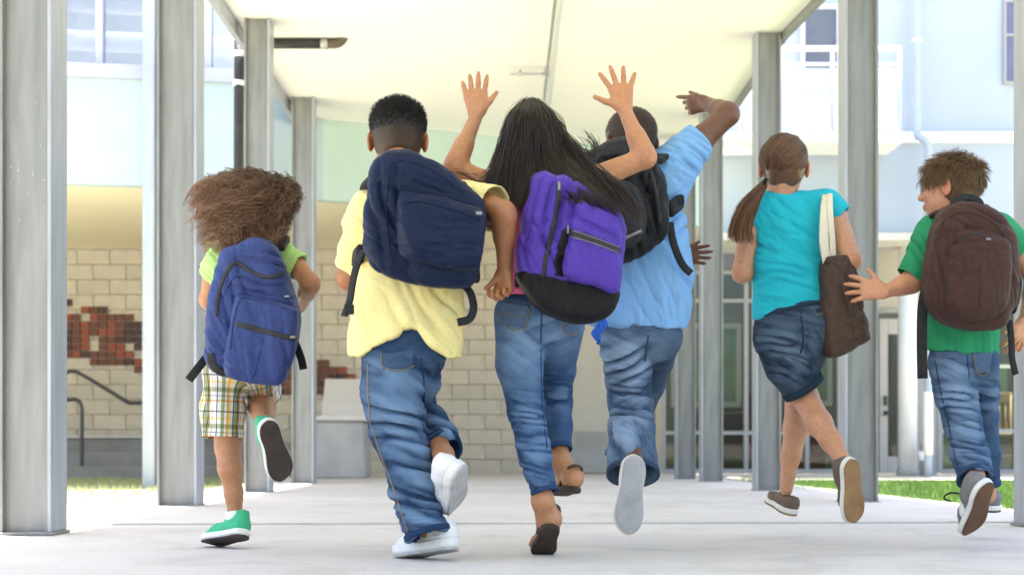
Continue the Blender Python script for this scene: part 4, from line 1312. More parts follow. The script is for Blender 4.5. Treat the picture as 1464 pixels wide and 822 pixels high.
def scalp_strands(K, name, n, length, m, mask, flow, lift, seed, segs=6, r0=.0011, jitter=.3, extra=None, scale=1.03, bend=.0, capfn=None):
    R_ = np.random.RandomState(seed); L, R, H = K.L, K.R, K.H
    out = []
    while sum(len(o) for o in out) < n:
        d = R_.randn(4000, 3); d /= np.linalg.norm(d, axis=1)[:, None]
        q = d * [.365 * scale, .45 * scale, .365 * scale] + [0, -.07, .15]
        low = q[:, 2] < .05
        q[low] = q[low] * [.93, .93, 1]
        keep = mask(q); out.append(np.c_[q, d][keep])
    a = np.concatenate(out)[:n]; q, d = a[:, :3], a[:, 3:]
    nr = d / np.array([.365, .45, .365]); nr /= np.linalg.norm(nr, axis=1)[:, None]
    fl = flow(q) + jitter * R_.randn(n, 3); fl = fl - nr * (fl * nr).sum(1)[:, None]
    fl /= np.linalg.norm(fl, axis=1)[:, None] + 1e-9
    ln = (length(q) if callable(length) else length) * (.6 + .6 * R_.rand(n))
    lf = lift(q) if callable(lift) else lift
    lf = np.broadcast_to(lf, (n,))
    t = np.linspace(0, 1, segs)
    S = q[:, None, :] + (ln[:, None, None] * (t[None, :, None] * (nr * lf[:, None] + fl * np.sqrt(np.maximum(0, 1 - lf ** 2))[:, None])[:, None, :] - (bend * t ** 2)[None, :, None] * nr[:, None, :]))
    Wd = K.C + H * (S @ R)
    tg = np.gradient(Wd, axis=1); tg /= np.linalg.norm(tg, axis=-1)[..., None] + 1e-9
    ref = R_.randn(n, 1, 3); u = np.cross(tg, ref); u /= np.linalg.norm(u, axis=-1)[..., None] + 1e-9
    w3 = np.cross(tg, u); rad = (r0 * (1 - .75 * t))[None, :, None]
    ring = np.stack([Wd + rad * (math.cos(k_) * u + math.sin(k_) * w3) for k_ in (0, 2.094, 4.189)], 2)
    v = ring.reshape(-1, 3)
    base = (np.arange(n)[:, None] * segs + np.arange(segs - 1)[None]).reshape(-1) * 3
    f = np.concatenate([np.stack([base + k_, base + (k_ + 1) % 3, base + 3 + (k_ + 1) % 3, base + 3 + k_], 1) for k_ in range(3)])
    tone = np.repeat(.6 + .9 * R_.rand(n), segs * 3); tone3 = np.stack([tone] * 3, 1)
    if extra is not None:
        ev, ef = extra; f = np.concatenate([f, ef + len(v)]); v = np.concatenate([v, ev]); tone3 = np.concatenate([tone3, capfn(ev) if capfn else np.full((len(ev), 3), .6)])
    return mesh_obj(name, v, f, m, K.root, True, attrs={'tone': tone3})

def skin_mat(name, col, rough=.48):
    return mat(name, col, rough, .10, 85, .22, 190, attr='tone', spec=.45, sss=.05)
def denim_panel(name, col, wearcol, w=.22):
    return mat(name, tuple(.76 * (a * (1 - w) + b * w) for a, b in zip(col, wearcol)), .9, .2, 200, .3, 420, spec=.12, detail=2, crease=.25, cscale=30)
def denim_mat(name, col, wearcol):
    col = tuple(c * .72 for c in col); wearcol = tuple(c * k for c, k in zip(wearcol, (.98, 1.0, 1.04)))
    return mat(name, col, .9, .22, 260, .3, 420, sheen=0, wear_highlight='wear_highlight', wearcol=wearcol, spec=.12, detail=2, crease=.30, cscale=30)
def cloth_mat(name, col, rough=.9, var=.04, sheen=.04, attr=None):
    return mat(name, col, rough, var, 90, .18, 380, sheen=sheen, spec=.15, attr=attr, crease=.10, cscale=13)
def hair_mat(name, col, rough=.38, spec=.45):
    return mat(name, col, rough, .12, 12, attr='tone', spec=spec)
# ================================================================ THE CHILDREN
WEB = mat('black_webbing', (.012, .012, .014), .7, .15, 120, .2, 300, spec=.3)
ZIP = mat('zip_tape', (.016, .016, .02), .6, .1, spec=.4)
METAL = mat('bright_metal', (.22, .22, .23), .35, .1, metal=.9)
STITCH = mat('gold_stitch', (.17, .14, .10), .8, .1)
WHITE_LEATHER = mat('white_leather', (.74, .73, .71), .55, .04, 20, .1, 90)
WHITE_SOLE = mat('white_rubber', (.72, .71, .68), .7, .05, 30)
DN = np.array([0, 0, -1.0])

# ---------------------------------------------------------------- 1: girl with blowing curly hair
K = Kid(4.9, 345, 'girl with blown-out curly brown hair, lime shirt, plaid shorts and green sneakers', skin_mat('skin_tan', (.40, .185, .090)))
K.head((374, 303, 0), (.55, .83, .0), (0.05, .1, 1), .205, (362, 358, .0))
K.body_core([[(358, 365, 0, 38), (352, 430, 0, 40), (345, 500, 0, 42)]], [])
K.arm([(414, 368, 0, 15), (444, 405, -.03, 12.5), (430, 437, .14, 9)],
      lambda S, w: hand(S, w, (-.5, .8, -.2), (0, .3, 1), (-.7, -.5, 0), .12, 1.0, .05, .4))
K.arm([(308, 372, 0, 16), (299, 428, .06, 13), (312, 430, .24, 9)],
      lambda S, w: hand(S, w, (.3, .8, .3), (.3, -.2, 1), (.8, -.3, 0), .12, 1.0, .05, .4))
heel_a = K.p(351, 766, -.06); toe_a = toe_at(heel_a, (297, 781), .215)
heel_b = K.p(383, 601, -.24); toe_b = toe_at(heel_b, (400, 691), .215)
K.bare_leg([(322, 545, 0, 30), (326, 640, .01, 17.5), (329, 668, -.012, 16.5), (334, 705, .0, 12.5), (337, 745, .005, 10)])
K.bare_leg([(368, 510, 0, 30), (374, 574, .20, 19), (374, 582, .06, 19), (381, 602, -.17, 12)])
K.finish_body()
lime = cloth_mat('lime_cotton', (.42, .66, .22))
S = Sdf(.005, .03)
shoulders(S, K, (312, 372, 0), (362, 358, 0), (408, 366, 0), 17, 12)
K.chainpx(S, [(357, 402, 0, 46), (354, 430, 0, 46), (350, 500, 0, 50), (348, 545, 0, 52)], (V3([0, 1, 0]), .62))
for a, b, r0, r1 in (((400, 366, 0), (428, 382, -.015), 20, 20), ((318, 368, 0), (303, 395, .02), 20, 19)):
    A, B = K.p(*a), K.p(*b); n_ = unit(B - A)
    S.cone(A, B, r0 * K.s, r1 * K.s, k=.02, clips=[(B, n_)])
    S.cone(B - n_ * .015, B + n_ * .05, (r1 - 3) * K.s, (r1 - 2) * K.s, op='s', k=.003)
S.cone(K.p(366, 335, 0), K.p(362, 354, 0), 20 * K.s, 19 * K.s, op='s', k=.01)
S.clip(K.p(345, 535), (0, 0, -1), .01, 2)
garment(K, 'shirt', S, lime, [(K.p(420, 375), .06, (1, 0, -.6), .02, .004, 3), (K.p(310, 385), .06, (1, 0, 1), .02, .004, 4)], noise=.002, seed=2)
# plaid shorts: colour by thread position round and along the leg
def plaid_mat():
    m = bpy.data.materials.new('plaid_cotton'); m.use_nodes = True
    nt = m.node_tree; N = nt.nodes; L = nt.links; b = N['Principled BSDF']
    b.inputs['Roughness'].default_value = .9; b.inputs['Specular IOR Level'].default_value = .15
    def attr(n_):
        a = N.new('ShaderNodeAttribute'); a.attribute_name = n_; return a.outputs['Fac']
    def ramp(src, stops):
        fr_ = N.new('ShaderNodeMath'); fr_.operation = 'FRACT'; L.new(src, fr_.inputs[0])
        r = N.new('ShaderNodeValToRGB'); r.color_ramp.interpolation = 'CONSTANT'
        e = r.color_ramp.elements
        while len(e) < len(stops): e.new(.5)
        for el, (p, c) in zip(e, stops): el.position = p; el.color = (*c, 1)
        L.new(fr_.outputs[0], r.inputs[0]); return r.outputs[0]
    Wt = (.80, .80, .78); nv = (.10, .11, .22); og = (.80, .42, .10); gr = (.34, .38, .22); br = (.22, .08, .06); yl = (.85, .70, .32)
    u = ramp(attr('pu'), [(0, Wt), (.10, nv), (.13, Wt), (.24, gr), (.34, Wt), (.40, og), (.47, yl), (.52, Wt), (.60, nv), (.63, gr), (.76, br), (.80, gr), (.86, Wt), (.93, og), (.96, Wt)])
    w = ramp(attr('pv'), [(0, Wt), (.12, nv), (.16, Wt), (.30, yl), (.36, Wt), (.48, gr), (.60, Wt), (.70, nv), (.72, Wt), (.82, og), (.87, Wt)])
    mx = N.new('ShaderNodeMix'); mx.data_type = 'RGBA'; mx.blend_type = 'MULTIPLY'; mx.inputs['Factor'].default_value = .85
    L.new(u, mx.inputs['A']); L.new(w, mx.inputs['B']); L.new(mx.outputs['Result'], b.inputs['Base Color'])
    return m
plaid = plaid_mat()
S = Sdf(.0045, .02)
ends = trousers(S, K, [(345, 520, 0, (54, 42, 40))], [[(322, 535, 0, 32), (320, 585, .01, 31), (318, 627, .0, 30)], [(366, 520, 0, 32), (373, 556, .12, 28), (376, 572, .15, 27)]], .006)
def plaid_attrs(v, nr):
    out_u = np.zeros(len(v)); out_v = np.zeros(len(v))
    legs_ = [(K.p(322, 535), K.p(318, 627)), (K.p(366, 515, 0), K.p(376, 572, .15))]
    dist = []
    for a, b in legs_:
        ax = unit(b - a); q = v - a; rd = q - (q @ ax)[:, None] * ax
        dist.append((np.linalg.norm(rd, axis=1), np.arctan2(rd[:, 0], -rd[:, 1]) * .066, q @ ax))
    sel = dist[0][0] < dist[1][0]
    u = np.where(sel, dist[0][1], dist[1][1]); w = np.where(sel, dist[0][2], dist[1][2])
    return {'pu': u / .105 + 10.2, 'pv': w / .115 + 10.1}
sh, sk, _, _ = garment(K, 'shorts', S, plaid, [(K.p(320, 580), .08, (1, 0, .3), .035, .005, 7), (K.p(370, 560, .1), .06, (.6, 0, 1), .02, .005, 8)], attrs=plaid_attrs, noise=.002, seed=4)
GREEN = mat('green_canvas', (.05, .40, .20), .85, .08, 60, .15, 200)
DARKSOLE = mat('dark_brown_sole', (.055, .040, .036), .8, .25, 18, .4, 90)
gs = (GREEN, WHITE_SOLE, DARKSOLE)
u1, Q1, s1, L1 = shoe(K, heel_a, toe_a, (0.1, .3, 1), gs, 1, .38, 'high', .11)
laces(u1, Q1, L1, WHITE_SOLE, .11)
u2, Q2, s2, L2 = shoe(K, heel_b, toe_b, (-.38, .9, .1), gs, -1, .38, 'high', .11)
laces(u2, Q2, L2, WHITE_SOLE, .11)
SOCK = cloth_mat('white_sock', (.75, .74, .74))
A, B = K.p(337, 729, .005), K.p(338, 745, .005)
S = Sdf(.004, .01); S.cone(A, B, 14.5 * K.s, 15 * K.s, clips=[(A, A - B)]); garment(K, 'sock', S, SOCK, [(A, .05, (0, 0, 1), .008, .002, 3)])
# hair: a loose cloud of curls carried to the left
hm = hair_mat('curly_hair', (.095, .052, .030), .5, .3)
def cloud(S):
    for a, b, r0, r1 in (((380, 288, -.03), (330, 287, -.04), 26, 24), ((330, 287, -.04), (298, 292, -.03), 22, 9), ((376, 312, -.05), (340, 325, -.07), 24, 18),
                         ((370, 330, -.07), (352, 350, -.10), 20, 10), ((392, 276, 0), (360, 270, 0), 18, 18), ((340, 325, -.08), (304, 330, -.07), 14, 6)):
        S.cone(K.p(*a), K.p(*b), r0 * K.s, r1 * K.s, k=.03)
cv, cf = K.hair_cap(1.0, -.34, .006, lambda v: .012 * fbm(v * 28, 5, 3), cloud)
G = [[(398, 266, .03), (365, 257, .0), (325, 264, -.02), (298, 272, -.02), (279, 286, -.02)],
     [(404, 274, -.03), (370, 265, -.07), (330, 271, -.08), (300, 278, -.06), (281, 300, -.05)],
     [(410, 285, -.03), (372, 275, -.11), (330, 285, -.12), (304, 298, -.09), (284, 318, -.08)],
     [(408, 298, -.04), (372, 298, -.13), (335, 308, -.13), (305, 318, -.11), (280, 341, -.09)],
     [(402, 312, -.06), (374, 320, -.13), (345, 333, -.15), (320, 338, -.13), (293, 346, -.11)],
     [(396, 322, -.07), (378, 335, -.13), (362, 352, -.16), (350, 364, -.16), (338, 371, -.15)],
     [(398, 330, -.06), (386, 342, -.12), (375, 356, -.15), (366, 366, -.17), (356, 374, -.16)],
     [(414, 275, .0), (418, 290, -.02), (408, 305, -.05), (396, 325, -.09), (384, 345, -.12)],
     [(380, 262, .05), (350, 257, .02), (315, 265, .02), (292, 275, .0), (281, 292, .0)],
     [(416, 262, .02), (412, 280, -.06), (398, 300, -.10), (380, 322, -.13), (362, 345, -.15)],
     [(402, 260, .04), (398, 264, -.04), (385, 272, -.10), (360, 290, -.13), (330, 304, -.13)]]
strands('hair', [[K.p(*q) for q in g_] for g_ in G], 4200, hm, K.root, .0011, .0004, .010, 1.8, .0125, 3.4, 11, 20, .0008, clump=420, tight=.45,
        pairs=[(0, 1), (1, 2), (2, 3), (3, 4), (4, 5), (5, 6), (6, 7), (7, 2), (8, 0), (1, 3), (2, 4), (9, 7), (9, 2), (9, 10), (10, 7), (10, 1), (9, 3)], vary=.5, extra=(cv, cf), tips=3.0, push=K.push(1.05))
# backpack
blue = mat('blue_nylon', (.030, .048, .160), .55, .10, 70, .2, 300, crease=.45, cscale=15, sheen=.02, spec=.16)
bp = empty('backpack', K.p(362, 545, -.19), 'royal blue backpack with a front pocket on the curly-haired girl', 'backpack', 'backpacks worn by the children')
main = [(340, 352), (322, 362), (306, 402), (298, 445), (296, 500), (302, 526), (326, 540), (392, 551), (414, 520), (427, 470), (427, 438), (419, 412), (407, 378), (393, 350), (366, 341)]
mo, ms = bag_part('main_bag', K, main, -.19, .085, blue, bp, .055, .006, [(K.p(330, 430, -.25), .10, (1, 0, .25), .035, .006, 3), (K.p(385, 400, -.26), .08, (.25, 0, 1), .03, .006, 4), (K.p(310, 490, -.22), .07, (1, 0, .5), .025, .005, 5)], 1, tilt=(-.10, 0))
po, ps = bag_part('front_pocket', K, [(338, 428), (350, 421), (418, 438), (428, 452), (426, 480), (417, 520), (397, 550), (335, 539), (320, 522), (330, 470)], -.27, .045, blue, bp, .035, .004,
                  [(K.p(372, 500, -.31), .09, (1, 0, .1), .045, .006, 6), (K.p(345, 520, -.3), .06, (.5, 0, 1), .03, .005, 7)], 2, tilt=(-.10, 0))
ribbon('pocket_zip', ps, [(338, 463), (380, 474), (424, 486)], .016, .002, ZIP, bp)
ribbon('pocket_seam', ps, [(372, 500), (366, 525), (359, 543)], .005, .003, blue, bp)
ribbon('pocket_piping', ps, [(329, 500), (333, 462), (341, 432), (352, 425), (400, 437), (422, 447)], .006, .004, blue, bp, curved=True)
ribbon('main_zip', ms, [(309, 452), (314, 415), (326, 385), (340, 376), (358, 388), (385, 397), (414, 388)], .012, .003, ZIP, bp, curved=True)
ribbon('panel_seam', ms, [(318, 425), (330, 400), (345, 392), (375, 404), (412, 402)], .006, .003, blue, bp, curved=True)
for a in ((411, 424), (419, 482)):
    h = (ps.hit(*a) or ms.hit(*a))
    if h: MB().box(h[0] + [-.010, -.008, -.004], h[0] + [.008, -.002, .004], .002).build('zip_pull', METAL, bp)
strap('loose_strap', K, [(301, 504, -.14), (292, 515, -.15), (280, 530, -.16), (270, 543, -.15)], .026, .003, WEB, bp, (.5, -.8, .3))
strap('loose_strap', K, [(421, 488, -.14), (426, 500, -.15), (431, 514, -.16), (434, 528, -.16)], .024, .003, WEB, bp, (-.2, -.9, .1))
strap('shoulder_strap', K, [(396, 356, -.13), (403, 343, -.06), (404, 341, .0), (404, 352, .07), (402, 390, .11), (415, 440, .03), (420, 480, -.12)], .045, .010, WEB, bp, [(0, -.3, 1), (0, 0, 1), (0, .5, .8), (0, 1, .2), (.3, 1, 0), (1, .2, 0), (.8, -.5, 0)])
strap('shoulder_strap', K, [(330, 360, -.13), (326, 349, -.06), (324, 347, .0), (322, 358, .07), (322, 395, .11), (310, 440, .03), (304, 495, -.12)], .045, .010, WEB, bp, [(0, -.3, 1), (0, 0, 1), (0, .5, .8), (0, 1, .2), (-.3, 1, 0), (-1, .2, 0), (-.8, -.5, 0)])
ribbon('bottom_panel', ms, [(300, 505), (305, 524), (322, 537)], .03, .002, WEB, bp)

# ---------------------------------------------------------------- 2: boy in the yellow polo
K = Kid(4.4, 600, 'boy with short black hair in a yellow polo shirt and baggy jeans', skin_mat('skin_brown', (.345, .150, .068)))
K.head((569, 203, 0), (-.05, .98, -.15), (0, .15, 1), .208, (575, 262, .01), neck_r=.28)
K.body_core([[(585, 270, 0, 40), (588, 330, 0, 60), (582, 420, 0, 60), (580, 480, 0, 60)]], [])
K.arm([(678, 288, -.02, 20), (720, 304, -.16, 16), (722, 384, -.08, 10.5)],
      lambda S, w: hand(S, w, (-.08, .1, -1), (-.75, .6, 0), (-.5, -.85, 0), .128, 1.15, .03, .2, thumb_pn=.9))
K.arm([(520, 300, 0, 20), (498, 396, .04, 17), (510, 408, .24, 12)],
      lambda S, w: hand(S, w, (.2, .9, .2), (0, 0, 1), (1, 0, 0), .135, 1.1, .03, .3, thumb_pn=.6))
K.bare_leg([(556, 505, 0, 28), (571, 615, .05, 22), (592, 690, .0, 20), (613, 762, .01, 12)], cell=.007)
K.bare_leg([(604, 498, 0, 24), (596, 545, .18, 20), (593, 578, .27, 20), (616, 612, .16, 18), (634, 650, -.02, 14), (640, 664, -.12, 13)], cell=.006)
K.finish_body()
yel = cloth_mat('yellow_pique', (.78, .67, .30))
S = Sdf(.005, .03)
shoulders(S, K, (528, 302, 0), (578, 266, 0), (665, 292, 0), 26, 16)
K.chainpx(S, [(588, 345, 0, 75), (583, 420, 0, 74), (580, 480, 0, 78), (578, 540, 0, 82)], (V3([0, 1, 0]), .60))
for a, b, r0, r1 in (((660, 292, -.01), (708, 298, -.10), 33, 33), ((528, 305, 0), (498, 388, .035), 30, 22)):
    A, B = K.p(*a), K.p(*b); n_ = unit(B - A)
    S.cone(A, B, r0 * K.s, r1 * K.s, k=.03, clips=[(B, n_)])
    S.cone(B - n_ * .02, B + n_ * .06, (r1 - 5) * K.s, (r1 - 3) * K.s, op='s', k=.003)
S.cone(K.p(571, 235), K.p(578, 262), 29 * K.s, 30 * K.s, op='s', k=.01)
wedge_cut(S, K.p(590, 468), (-(517 - 474), 0, 72), K.p(592, 468), (46, 0, 50))
A = K.p(515, 510); S.clip(A, (-.02, 0, -1), .004, 4)
S.cone(A - [0, .2, .12], A - [0, .2, -.03], .006, .001, op='s')
shirt, ssk, _, _ = garment(K, 'polo_shirt', S, yel, [
    (K.p(590, 450, -.09), .12, (.9, 0, .6), .07, .006, 3), (K.p(545, 470, -.07), .10, (1, 0, .25), .06, .005, 4), (K.p(640, 460, -.06), .09, (.9, 0, -.5), .06, .006, 5),
    (K.p(500, 340, -.03), .10, (.5, 0, 1), .035, .006, 6), (K.p(690, 300, -.06), .06, (1, 0, .3), .025, .004, 7)], noise=.0015, seed=5)
for hp in ([(522, 495), (545, 482), (570, 468), (586, 458)], [(596, 460), (612, 474), (630, 491), (646, 506)], [(486, 374), (499, 381), (514, 384)]):
    ribbon('hem_stitch', ssk, hp, .010, .0012, yel, shirt)
S = Sdf(.0045, .006)   # folded collar
ring = [K.p(575 + 34 * math.cos(t), 258 - 4 * math.sin(t) * 0, .068 * math.sin(t)) for t in np.linspace(0, 2 * math.pi, 17)]
for i in range(16): S.cone(ring[i], ring[i + 1], .010, flat=None)
garment(K, 'collar', S, yel, parent=shirt)
den2 = denim_mat('mid_blue_denim', (.028, .060, .135), (.20, .31, .46))
S = Sdf(.005, .02)
ends = trousers(S, K, [(580, 484, .0, (62, 38, 42))], [[(558, 505, 0, 41), (560, 560, .01, 43), (568, 618, .05, 39), (590, 690, .0, 33), (611, 765, -.03, 30)],
                                                     [(604, 498, 0, 37), (596, 545, .18, 31), (593, 578, .27, 29), (616, 612, .16, 28), (633, 644, .06, 29)]], .010)
fs = [(K.p(565, 620, -.05), .09, (.2, 0, 1), .038, .009, 3), (K.p(592, 700, -.05), .09, (.35, 0, 1), .038, .008, 4), (K.p(605, 745, -.05), .06, (.2, 0, 1), .026, .010, 5),
      (K.p(555, 545, -.08), .08, (.5, 0, 1), .045, .007, 6), (K.p(615, 560, .1), .08, (.5, .3, 1), .035, .010, 7), (K.p(628, 625, .05), .06, (.4, .8, 1), .025, .010, 8)]
def denim_wear_highlight(spots, base=.12, ridge=40):
    def w(v, nr, d):
        x = base + ridge * d + .10 * fbm(v * 22, 8, 3)  # real fading along ridges, boosted to paint highlights on the folds
        for c, r, a in spots: x = x + a * np.exp(-((v - c) ** 2).sum(1) / (2 * r * r))
        return x
    return w
jn, js, _, _ = garment(K, 'jeans', S, den2, fs, noise=.003, seed=6, wear_highlight=denim_wear_highlight([(K.p(556, 560, -.1), .09, .22), (K.p(570, 620, -.08), .07, .15), (K.p(585, 680, -.07), .1, .1)], .04))
for e in ends: cuff_ring(K, e, den2, jn, .014, .003, surf=js)
ribbon('side_seam', js, [(526, 520), (526, 560), (530, 605), (545, 650), (560, 690), (575, 735), (583, 760)], .006, .0025, STITCH, jn)
ribbon('side_seam', js, [(602, 512), (606, 545), (606, 585)], .006, .002, den2, jn)
den2p = denim_panel('mid_denim_panel', (.028, .060, .135), (.20, .31, .46))
patch('back_pocket', js, [(545, 506), (592, 500), (590, 525), (548, 528)], .003, den2p, jn)
ribbon('pocket_stitch', js, [(545, 506), (546, 524), (562, 530), (580, 529), (592, 522)], .004, .0045, STITCH, jn)
gum = mat('grey_rubber', (.42, .41, .40), .8, .15, 30, .3, 80)
heel = K.p(651, 784, -.05); toe = toe_at(heel, (573, 799), .245)
u1, Q1, s1, L1 = shoe(K, heel, toe, (0, .15, 1), (WHITE_LEATHER, WHITE_SOLE, gum), 1, .38, 'low', .13)
laces(u1, Q1, L1, WHITE_SOLE, .13)
ribbon('side_panel', s1, [(585, 778), (610, 770), (640, 764)], .012, .002, WHITE_LEATHER, u1)
heel = K.p(660, 668, -.16); toe = toe_at(heel, (648, 738), .235)
u2, Q2, s2, L2 = shoe(K, heel, toe, (-.80, .55, .25), (WHITE_LEATHER, WHITE_SOLE, gum), -1, .38, 'low', .13)
laces(u2, Q2, L2, WHITE_SOLE, .13)
hm2 = hair_mat('black_hair', (.013, .011, .010), .5, .3)
cv, cf = K.hair_cap(1.022, -.26, .004, lambda v: .0008 * fbm(v * 160, 3, 2))
def fade(v):
    q = (v - K.C) @ K.R.T / K.H
    w = np.clip((q[:, 2] + .27) / .42, 0, 1)[:, None] ** .8
    return (1 - w) * np.array([5.5, 3.5, 2.4]) + w * .7
scalp_strands(K, 'hair', 5200, lambda q: np.where(q[:, 2] > .34, .10, .008 + .09 * np.clip((q[:, 2] - .05) / .3, 0, 1) ** 1.5), hm2,
              lambda q: (q[:, 2] > -.12 + .1 * np.abs(q[:, 0])) & (q[:, 1] < .32) & ((q[:, 2] > .1) | (q[:, 1] < .0)), lambda q: np.c_[0 * q[:, 0], .2 + 0 * q[:, 0], .6 + 0 * q[:, 0]],
              .85, 5, 5, .0013, .5, extra=(cv, cf), capfn=fade)
navy = mat('navy_nylon', (.0045, .011, .038), .5, .12, 70, .2, 300, crease=.45, cscale=14, sheen=.02, spec=.16)
bp = empty('backpack', K.p(605, 410, -.2), 'dark navy backpack tilted across the back of the boy in yellow', 'backpack', 'backpacks worn by the children')
main = [(545, 224), (530, 250), (524, 300), (520, 340), (521, 362), (535, 385), (570, 400), (615, 410), (662, 411), (680, 400), (688, 365), (694, 325), (692, 292), (672, 270), (635, 243), (600, 224), (570, 218)]
mo, ms = bag_part('main_bag', K, main, -.19, .095, navy, bp, .05, .005, [(K.p(545, 290, -.28), .09, (1, 0, .2), .04, .007, 3), (K.p(600, 250, -.28), .08, (.4, 0, 1), .04, .005, 4), (K.p(545, 365, -.28), .08, (.8, 0, .8), .035, .006, 5)], 3, tilt=(-.12, 0))
po, ps = bag_part('front_pocket', K, [(572, 278), (600, 277), (650, 289), (690, 303), (692, 335), (684, 384), (650, 386), (605, 376), (574, 364), (566, 320)], -.29, .045, navy, bp, .03, .004,
                  [(K.p(630, 320, -.33), .08, (.2, 0, 1), .05, .007, 6), (K.p(590, 330, -.33), .07, (1, 0, .3), .04, .006, 7), (K.p(650, 370, -.33), .08, (.1, 0, 1), .03, .004, 8)], 4, tilt=(-.12, 0))
ribbon('pocket_flap', ps, [(572, 287), (605, 285), (650, 297), (688, 310)], .020, .004, navy, bp, curved=True)
ribbon('pocket_seam', ps, [(576, 350), (610, 362), (650, 368), (684, 366)], .005, .003, navy, bp, curved=True)
ribbon('top_zip', ms, [(540, 262), (556, 236), (580, 228), (620, 242), (664, 274)], .012, .002, navy, bp, curved=True)
ribbon('side_seam', ms, [(556, 240), (552, 300), (556, 350), (562, 385)], .006, .003, navy, bp, curved=True)
h = ps.hit(684, 303)
if h: MB().box(h[0] + [-.008, -.010, -.010], h[0] + [.010, -.003, .000], .002).build('zip_pull', METAL, bp)
strap('shoulder_strap', K, [(540, 250, -.12), (528, 268, -.02), (526, 285, .07), (520, 330, .10), (505, 370, .02), (516, 362, -.08)], .05, .010, WEB, bp, [(-.3, -.2, 1), (0, 0, 1), (0, 1, .3), (0, 1, 0), (-1, 0, 0), (-1, -.5, 0)])
strap('shoulder_strap', K, [(655, 262, -.12), (648, 266, -.02), (650, 285, .07), (665, 330, .10), (680, 380, .02), (680, 392, -.1)], .05, .010, WEB, bp, [(.3, -.2, 1), (0, 0, 1), (0, 1, .3), (0, 1, 0), (1, 0, 0), (1, -.5, 0)])
strap('loose_strap', K, [(520, 358, -.14), (510, 380, -.16), (504, 405, -.15), (500, 430, -.14), (492, 452, -.15)], .024, .003, WEB, bp, (-.6, -.8, 0))
MB().box(K.p(500, 449, -.16) - [.016, 0, 0], K.p(500, 435, -.145) + [.012, .006, 0], .003).build('strap_buckle', WEB, bp)
strap('loose_strap', K, [(664, 408, -.12), (673, 420, -.13), (677, 440, -.14), (671, 456, -.15), (654, 461, -.15)], .022, .004, WEB, bp, (.4, -.9, .2))
# ---------------------------------------------------------------- 3: girl with raised hands and the purple pack
K = Kid(4.54, 770, 'girl with long dark hair in a pink top and skinny jeans, both hands raised', skin_mat('skin_honey', (.44, .205, .100)))
K.head((759, 202, 0), (.0, 1, -.05), (0, .05, 1), .205, (766, 262, .0), neck_r=.23)
K.body_core([[(768, 268, 0, 36), (770, 300, 0, 56), (769, 360, 0, 52), (768, 420, 0, 54)]], [])
K.arm([(712, 272, 0, 20), (690, 262, .0, 17.5), (650, 239, -.01, 14.5), (681, 166, .05, 9.5)],
      lambda S, w: hand(S, w, (-.06, .12, 1), (.95, 0, .1), (0, 1, 0), .137, .10, .13, .80))
K.arm([(822, 268, 0, 20), (848, 256, .0, 17.5), (923, 226, .0, 14.5), (893, 158, .04, 9.8)],
      lambda S, w: hand(S, w, (-.16, .1, 1), (-1, 0, .05), (0, 1, 0), .142, .08, .30, 1.12))
# bare feet in flat sandals
heel_a = K.p(790, 752, -.07); toe_a = toe_at(heel_a, (766, 795), .205)
heel_b = K.p(821, 700, .06); toe_b = toe_at(heel_b, (796, 707), .205)
def bare_foot(heel, toe, up, ank, side):
    x = unit(toe - heel); z = unit(V3(up) - x * x.dot(V3(up))); y = np.cross(z, x); L = np.linalg.norm(toe - heel)
    Q = lambda a, b, c: heel + L * (a * x + b * y + c * z)
    def fn(S):
        S.cone(Q(.13, 0, .15), Q(.16, 0, .22), .115 * L, .11 * L, k=.02)
        S.cone(Q(.16, 0, .22), ank, .11 * L, .12 * L, k=.03)
        S.cone(Q(.16, 0, .18), Q(.65, side * .02, .10), .11 * L, .09 * L, k=.03)
        S.cone(ank, Q(.55, 0, .15), .11 * L, .09 * L, k=.03)
        for i, (b, l, r) in enumerate(((.10, .93, .05), (.04, .92, .036), (-.015, .89, .034), (-.065, .85, .033), (-.11, .80, .032))):
            S.cone(Q(.62, side * b * 1.1, .09), Q(l, side * b * 1.25, .07), .05 * L, r * L, k=.008)
    return fn, Q, L
fa, Qa, La = bare_foot(heel_a, toe_a, (0.15, .25, 1), K.p(776, 716, -.05), -1)
fb, Qb, Lb = bare_foot(heel_b, toe_b, (.1, .2, 1), K.p(802, 662, .13), 1)
K.bare_leg([(742, 470, 0, 22), (752, 585, .04, 18), (763, 645, -.02, 16), (776, 716, -.05, 12)], fa, .004)
K.bare_leg([(802, 475, 0, 20), (797, 530, .12, 17), (797, 575, .2, 15), (800, 620, .165, 13), (802, 662, .13, 11.5)], fb, .004)
K.finish_body()
pink = cloth_mat('pink_jersey', (.78, .16, .36))
S = Sdf(.005, .03)
shoulders(S, K, (716, 274, 0), (767, 264, 0), (824, 268, 0), 18, 14)
K.chainpx(S, [(769, 330, 0, 56), (769, 350, 0, 56), (768, 420, 0, 58)], (V3([0, 1, 0]), .62))
for a, b, r0, r1 in (((720, 276, 0), (700, 268, 0), 24, 23), ((818, 272, 0), (842, 260, 0), 24, 22)):
    A, B = K.p(*a), K.p(*b); n_ = unit(B - A)
    S.cone(A, B, r0 * K.s, r1 * K.s, k=.02, clips=[(B, n_)])
S.cone(K.p(764, 230), K.p(767, 266), 24 * K.s, 30 * K.s, op='s', k=.01)
S.clip(K.p(768, 424), (0, 0, -1), .006, 4)
top, tsk, _, _ = garment(K, 'top', S, pink, [(K.p(720, 300, -.05), .08, (1, 0, .5), .03, .005, 4), (K.p(730, 390, -.05), .08, (.2, 0, 1), .03, .005, 5)], noise=.002, seed=2)
den3 = denim_mat('faded_blue_denim', (.038, .085, .195), (.25, .38, .57))
S = Sdf(.0042, .016)
